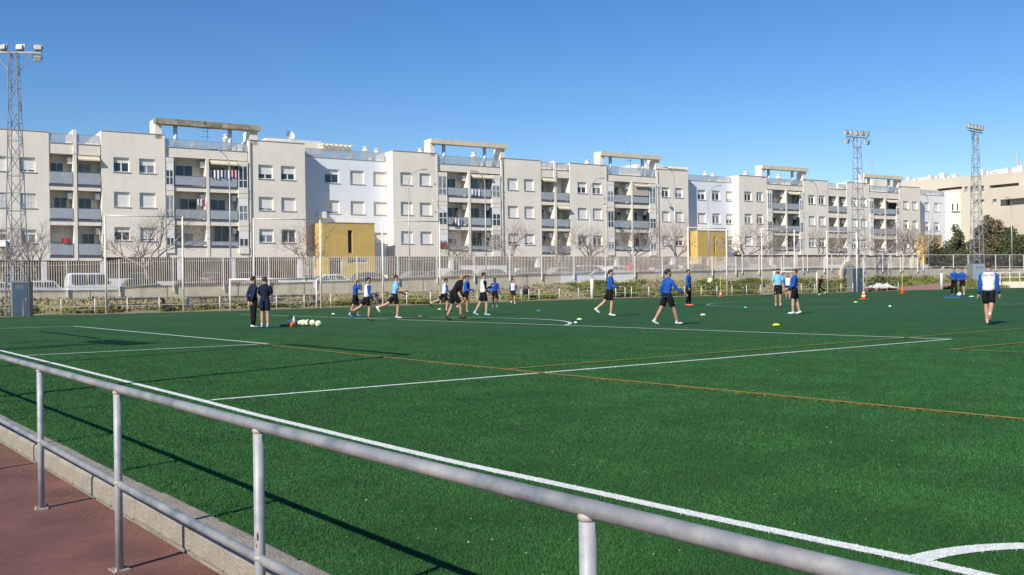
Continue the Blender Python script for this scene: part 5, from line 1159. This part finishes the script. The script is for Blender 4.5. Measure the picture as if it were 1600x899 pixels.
# face: 0 away from the camera, 90 to the right of the picture, 180 toward the camera, 270 to the left
person(396.5, 513, 430.5, 62, 'man in dark navy top and long black trousers standing with his hands behind his back', 1, ((3, 3, 5), (-3, 3, 5)), ((-22, 18, 8, 30), (-22, 18, 8, 30)), 'dnavy', shorts='black', long_pants=True, boot='w', hair=M_HAIR, beard=True, headyaw=-10)
person(414.5, 513.3, 431, 25, 'man in navy t-shirt and navy shorts standing with folded arms and light blue boots', 1, ((2, 2, 6), (-2, 2, 6)), ((8, 95, 12, 65), (8, 95, 12, 65)), 'navy', 'short', shorts='navy', boot='b', hair=M_HAIRB, headyaw=12)
person(555.5, 496, 434.5, 88, 'bald player in blue top and black shorts shading his eyes with one hand', 3, ((14, 12, 3), (-14, 8, 3)), ((4, 14, 4), (60, 128, 12)), 'blue', boot='n', skin=1, bald=True)
person(573.5, 501.5, 432.5, 88, 'young player in a white bib over bright blue sleeves jogging to the right', 8, ((-34, 28, 3), (14, 20, 3)), ((-2, 38, 5), (6, 38, 5)), 'blue', bib='white', sock='b', boot='d')
person(617, 498.5, 429, 88, 'player in a light blue t-shirt and black shorts running to the right', 8, ((-40, 32, 3), (18, 24, 3)), ((10, 60, 6), (16, 78, 6)), 'sky', 'short', boot='w')
person(694, 488, 434.5, 80, 'player in a white bib over blue sleeves half hidden behind the leaning trainer', 12, ((-42, 30, 3), (22, 30, 3)), ((-8, 50, 8), (14, 60, 8)), 'blue', bib='white', boot='d')
person(709, 501.5, 426, 70, 'trainer in black top and black shorts leaning forward as he sets off', 36, ((-4, 22, 6), (30, 28, 6)), ((-30, 50, 14), (-14, 40, 10)), 'black', skin=1, bald=True, sock='b', boot='d', headyaw=10)
person(729, 489.5, 430, 110, 'player in blue jacket and black shorts directly behind the trainer on his right', 6, ((-24, 30, 4), (10, 12, 4)), ((2, 70, 10), (10, 60, 10)), 'blue', skin=1, boot='d')
person(755.5, 494, 425, 80, 'player in a white bib over long black sleeves stepping to the right', 4, ((-16, 14, 5), (16, 20, 5)), ((-4, 70, 8), (10, 100, 8)), 'black', bib='white', boot='b', hair=M_HAIR, sockh=.2)
person(773.5, 482.5, 433.5, 178, 'player in blue jacket with dark skin walking toward the camera', 2, ((8, 6, 4), (-10, 12, 4)), ((-4, 16, 12), (6, 16, 12)), 'blue', skin=2, boot='n')
person(802, 475.5, 436, 175, 'smallest distant player in a white bib over blue sleeves facing the camera', 2, ((4, 6, 3), (-12, 40, 3)), ((-4, 18, 10), (4, 18, 10)), 'blue', bib='white', boot='w')
person(953, 494.5, 420.5, 88, 'player in bright blue jacket jogging to the right with his forearm held out', 6, ((-26, 24, 3), (10, 16, 3)), ((-16, 52, 6), (10, 78, 6)), 'blue', boot='w', sockh=.2)
person(1043, 508.5, 419.5, 60, 'bearded player in blue jacket striding with one arm stretched to the right', 5, ((-22, 10, 6), (24, 10, 6)), ((-24, 50, 12), (32, 22, 18)), 'blue', skin=1, beard=True, boot='w', headyaw=10, sockh=.2)
person(1076.5, 478.5, 420.5, 110, 'slim player in blue jacket, long black trousers and orange boots standing still', 0, ((3, 5, 2), (-3, 3, 2)), ((-4, 12, 5), (4, 12, 5)), 'blue', shorts='black', long_pants=True, boot='o', beard=True, skin=1)
person(1216, 481, 419, 176, 'bearded player in a pale blue shirt and black shorts facing the camera', 0, ((5, 4, 1), (-5, 6, 1)), ((-2, 16, 8), (4, 50, 10)), 'sky', 'short', boot='d', beard=True, skin=1)
person(1231.5, 469.5, 427, 178, 'player in a white bib standing between the pale blue shirt and the blue jacket', 2, ((6, 6, 4), (-8, 10, 4)), ((-2, 18, 10), (6, 26, 10)), 'blue', bib='white', sock='b', boot='d', beard=True)
person(1242, 491.5, 419, 274, 'player in blue jacket and black shorts facing left in white boots', -2, ((8, 8, 4), (-10, 2, 4)), ((6, 60, 6), (14, 50, 6)), 'blue', boot='w', hair=M_HAIRB, sockh=.18)
person(1281, 461.5, 430.5, 290, 'goalkeeper in dark red shirt and black tights leaning as he kicks', -18, ((-30, 20, 10), (18, 30, 10)), ((30, 10, 70), (20, 20, 60)), 'red', shorts='black', long_pants=True, boot='w')
person(1491, 462.5, 418.5, 160, 'left of two players in blue jackets, wearing long black trousers', 2, ((4, 4, 4), (-6, 6, 4)), ((0, 20, 8), (20, 70, 10)), 'blue', shorts='black', long_pants=True, boot='n', skin=1)
person(1503.5, 462, 419, 190, 'right of two players in blue jackets, wearing black shorts and white socks', 4, ((6, 8, 6), (-6, 8, 6)), ((0, 60, 12), (10, 30, 12)), 'blue', boot='w', hair=M_HAIRB, sockh=.2)
tB, scB, FB, (nbB, spB) = person(1545.5, 507.5, 408, 4, 'player seen from behind in a white bib with dark lettering over blue sleeves', 1, ((4, 4, -9), (-14, 42, -9)), ((-2, 12, 9), (2, 12, 9)), 'blue', bib='white', boot='p', hair=M_HAIRB, sockh=.2)
bake_skins()
cu = bpy.data.curves.new('lettering', 'FONT'); cu.body = 'macron'; cu.size = .085*1.2; cu.align_x = 'CENTER'; cu.extrude = .003; cu.materials.append(mat('dark_print', (.03, .03, .06), .6))
oc = bpy.data.objects.new('lettering_tmp', cu); COL.objects.link(oc); me = bpy.data.meshes.new_from_object(oc.evaluated_get(bpy.context.evaluated_depsgraph_get())); bpy.data.objects.remove(oc); bpy.data.curves.remove(cu); me.name = 'lettering'; o = inst('lettering', me, tB); o.rotation_euler = (R(90), 0, 0); o.location = Vector(FB(nbB-Vector((0, 0, .10))))+Vector((0, -.142*scB, 0))

# ============================================================ TRAINING THINGS
def ball_mat():
    m = mat('pale_yellow_ball', (0.66, 0.70, 0.28), .45, var=.35, scale=5, c2=(.75, .76, .55), detail=1); return m
def ball(P, label, g=None, k=1.0):
    t = MB().ell((0, 0, 0), (.11*k, .11*k, .11*k), 20, 12).build('football', ball_mat(), None, True); t.location = P; tag(t, label, 'ball', g)
    t.rotation_euler = (rng.uniform(0, 3), rng.uniform(0, 3), 0)
for x, yb, k, lb in ((497.5, 511, 1.0, 'rightmost and nearest pale yellow ball of the row on the turf'), (488, 509.7, 1, 'second pale yellow ball from the right in the row'), (481, 509.2, 1, 'third pale yellow ball from the right in the row'), (474.5, 509.2, 1, 'fourth pale yellow ball from the right in the row'), (468.8, 508, .8, 'leftmost, partly hidden pale yellow ball of the row')):
    P = ground(x, yb); ball(P+Vector((0, 0, .11*k)), lb, 'balls in a row on the turf', k*1.02)
P = CAM+ray(1109.5, 438.5)*38; ball(P, 'pale yellow ball flying in front of the bank right of the slim blue-jacketed player')
P = ground(1499, 463); ball(P+Vector((0, 0, .14)), 'pale yellow ball at the feet of the two players in blue jackets', None, 1.35)
# bag of balls and gear
P = ground(460, 507.5); t = thing('sports_bag', 'dark blue sports bag lying left of the row of balls', 'bag', P, .6)
b = MB(); b.ell((0, 0, .10), (.34, .15, .12), 14, 8, -.8); b.build('bag_body', mat('dark_blue_fabric', (.02, .05, .09), .8, var=.3, scale=6), t, True); MB().path([(-.2, -.12, .2), (-.1, -.16, .33), (.1, -.16, .33), (.2, -.12, .2)], .015, 5).build('handle', M_RUBBER, t)
P = ground(445, 510); t = tag(MB().ell((0, 0, .03), (.36, .16, .04), 12, 5, -.3).build('folded_jacket', mat('navy_fabric', (.02, .035, .07), .8, var=.3, scale=8), None, True), 'flattened navy jacket on the turf between the boots and the orange cones', 'jacket'); t.location = P
P = ground(459.5, 508); t = tag(MB().lathe((0, 0, 0), [(.035, 0), (.035, .18), (.015, .22), (.015, .26)], 10).build('water_bottle', mat('pale_green_plastic', (.5, .62, .4), .3), None, True), 'pale green-white bottle standing beside the orange cones', 'bottle'); t.location = P; t.scale = (1.3,)*3
def disc(x, y, c, label, r=.15, h=.07):
    r *= .62; h *= .75; P = ground(x, y); m = mat('plastic_%02d%02d%02d' % tuple(int(v*99) for v in c), c, .5); t = MB().lathe((0, 0, 0), [(r, 0), (r, .008), (r*.45, h), (r*.3, h), (r*.3, h-.01)], 14).build('marker_disc', m, None, True); t.location = P+Vector((0, 0, .012)); tag(t, label, 'marker cone')
P = ground(453.5, 511.2); m_o = mat('orange_plastic', (.75, .10, .02), .5)
for k in range(4): disc(455+k*.5, 511.3, (.75, .09, .02), ('bottom', 'second', 'third', 'topmost')[k]+' orange marker of the small pile left of the bag', .17, .1)
for k, o in enumerate([o for o in bpy.data.objects if o.name.startswith('marker_disc')]): o.location.z += .03*k
for x, y, c, lb, r in ((521, 491.5, (.8, .8, .5), 'pale yellow marker left of the bald player', .16), (657, 495.5, (.30, .10, .03), 'brown-orange low marker behind the light blue runner', .2), (687, 484, (.5, .75, .3), 'lime marker left of the half-hidden player', .2), (842, 486.5, (.03, .25, .55), 'blue marker right of the smallest distant player', .16),
        (905.5, 500, (.6, .85, .25), 'lime marker just outside the tip of the penalty arc', .18), (899.5, 505.5, (.7, .85, .8), 'pale marker on the tip of the penalty arc', .1), (1098.5, 493, (.75, .72, .5), 'cream marker right of the striding bearded player', .2), (1165, 481.5, (.05, .55, .4), 'sea-green marker between the orange-booted player and the pale blue shirt', .16),
        (1213, 509, (.65, .75, .02), 'bright yellow marker nearest to the camera on the right', .2), (1337, 473, (.5, .8, .1), 'lime marker in front of the striped cone', .2), (1390.5, 479.5, (.65, .8, .65), 'tiny pale marker right of the striped cone', .12), (1518, 464, (.5, .75, .5), 'pale marker right of the pair in blue jackets', .3), (1188, 520+0, (.1, .1, .1), None, 0)):
    if lb: disc(x, y, c, lb, r)
t = MB().box(-.5, .5, -.3, .3, 0, .05).build('agility_mat', mat('blue_foam', (.02, .10, .5), .6)); t.location = ground(1490, 465.5); tag(t, 'flat blue mat on the turf in front of the blue-jacketed pair', 'mat')
def pole_cone(x, yb, yt, h, striped, label, ph=1.6, pc=(.62, .62, .15)):
    P = ground(x, yb); t = thing('training_cone', label, 'cone', P); H_ = h*depth(P)/F_PX; m = mat('orange_plastic', (.75, .10, .02), .5)
    MB().box(-.2, .2, -.2, .2, 0, .03).build('base', m, t); b = MB().lathe((0, 0, .03), [(.17, 0), (.04, H_-.03)], 14).build('cone_body', m, t, True)
    if striped:
        for a in (.25, .6): MB().lathe((0, 0, 0), [(.172-.13*a+.004, H_*a), (.172-.13*(a+.2)+.004, H_*(a+.2))], 14).build('white_stripe', M_WPOST, t, True)
    hh = hpx(P, yt); MB().tube((0, 0, H_-.05), (0, 0, hh), .022, n=7).build('pole', mat('yellow_pole', pc, .5), t)
pole_cone(1126, 463.5, 432, 8, True, 'striped orange and white cone with a yellow pole, near the middle ball-stop frame')
pole_cone(1349.5, 467.5, 422, 14, True, 'striped orange and white cone with a tall pole in front of the middle cabinet', pc=(.6, .5, .3))
pole_cone(1410, 458.5, 427, 10, False, 'plain orange cone with a yellow pole in front of the ramp')
# ============================================================ TURF BLADES NEAR THE CAMERA
def blades(name, label, n, dmin, dmax, m, keep, hgt, wid):
    th = YAW+rng.uniform(-.62, .56, n); d = dmin*(dmax/dmin)**rng.random(n)*1.0; X = CAM.x+np.cos(th)*d; Y = CAM.y+np.sin(th)*d; k = keep(X, Y) & (rng.random(n) > (d-15)/19); X, Y, d = X[k], Y[k], d[k]; n = len(X)
    h = hgt*rng.uniform(.5, 1.1, n); w_ = wid*(d/3)**.8*rng.uniform(.7, 1.2, n); a = rng.uniform(0, 6.28, n); ln = rng.normal(0, .45, (n, 2))
    base = np.stack([X, Y, np.full(n, -.002)], 1); dv = np.stack([np.cos(a)*w_, np.sin(a)*w_, 0*w_], 1); top = base+np.stack([ln[:, 0]*h, ln[:, 1]*h, h], 1)
    V = np.stack([base-dv, base+dv, top], 1).reshape(-1, 3).astype(np.float32); me = bpy.data.meshes.new(name); me.vertices.add(3*n); me.vertices.foreach_set('co', V.ravel()); me.loops.add(3*n); me.loops.foreach_set('vertex_index', np.arange(3*n, dtype=np.int32))
    me.polygons.add(n); me.polygons.foreach_set('loop_start', np.arange(0, 3*n, 3, dtype=np.int32)); me.polygons.foreach_set('loop_total', np.full(n, 3, dtype=np.int32)); me.update(); me.materials.append(m)
    o = bpy.data.objects.new(name, me); COL.objects.link(o); tag(o, label, 'turf', kind='stuff')
gx = [p[0] for p in GLP]; gy = [p[1] for p in GLP]
def onl(X, Y, e=0.0):
    a = np.abs(Y-np.interp(X, gx, gy)) < .049+e; a &= X < XC+.05; rr = np.hypot(X-XC, Y-.05); a |= (np.abs(rr-1.0) < .055+e) & (X < XC) & (Y > 0); a |= (np.abs(X) < .05+e) & (Y > 0) & (Y < 16.5); a |= (np.abs(X-XC) < .055+e) & (Y > 0); return a
def any_l(X, Y): return onl(X, Y, .003) | (np.abs(Y-5.0) < .06)
blades('turf_blades', 'short dense green plastic grass blades of the near pitch', 1300000, 1.6, 34, M_BLADE, lambda X, Y: (Y > -2.12) & ~any_l(X, Y), .018, .0017)
def wk(X, Y): return onl(X, Y, -.004)
blades('white_turf_blades', 'white plastic grass blades making up the near painted lines', 1000000, 2.2, 20, M_WBLADE, wk, .015, .0022)
M_YBLADE = mat('turf_blade_yellow', (0.26, 0.195, 0.035), .7, var=.3, scale=20)
blades('yellow_turf_blades', 'ochre yellow plastic grass blades of the near yellow line', 900000, 7, 20, M_YBLADE, lambda X, Y: (np.abs(Y-np.interp(X, [-11.2, -7.4, 0, 14], [5.32, 5.12, 5.0, 5.0])) < .05) & (X > -11), .018, .0020)
# pale crumbs and leaf bits on the turf
b = MB()
for i in range(420):
    th = YAW+rng.uniform(-.6, .55); d = 2.2*(22/2.2)**rng.random(); X = CAM.x+math.cos(th)*d; Y = CAM.y+math.sin(th)*d
    if Y < -2: continue
    s_ = rng.uniform(.004, .010)*(d/4)**.3; a = rng.uniform(0, 6.28); b.poly([(X, Y, .018+zt(Y)), (X+s_*math.cos(a), Y+s_*math.sin(a), .022+zt(Y)), (X+s_*1.6*math.cos(a+.7), Y+s_*1.6*math.sin(a+.7), .019+zt(Y)), (X+s_*math.cos(a+1.4), Y+s_*math.sin(a+1.4), .024+zt(Y))])
tag(b.build('leaf_litter', mat('dry_leaf_bits', (.45, .42, .25), .8, var=.3, scale=20)), 'pale dry leaf bits and crumbs scattered over the near turf', 'litter', kind='stuff')
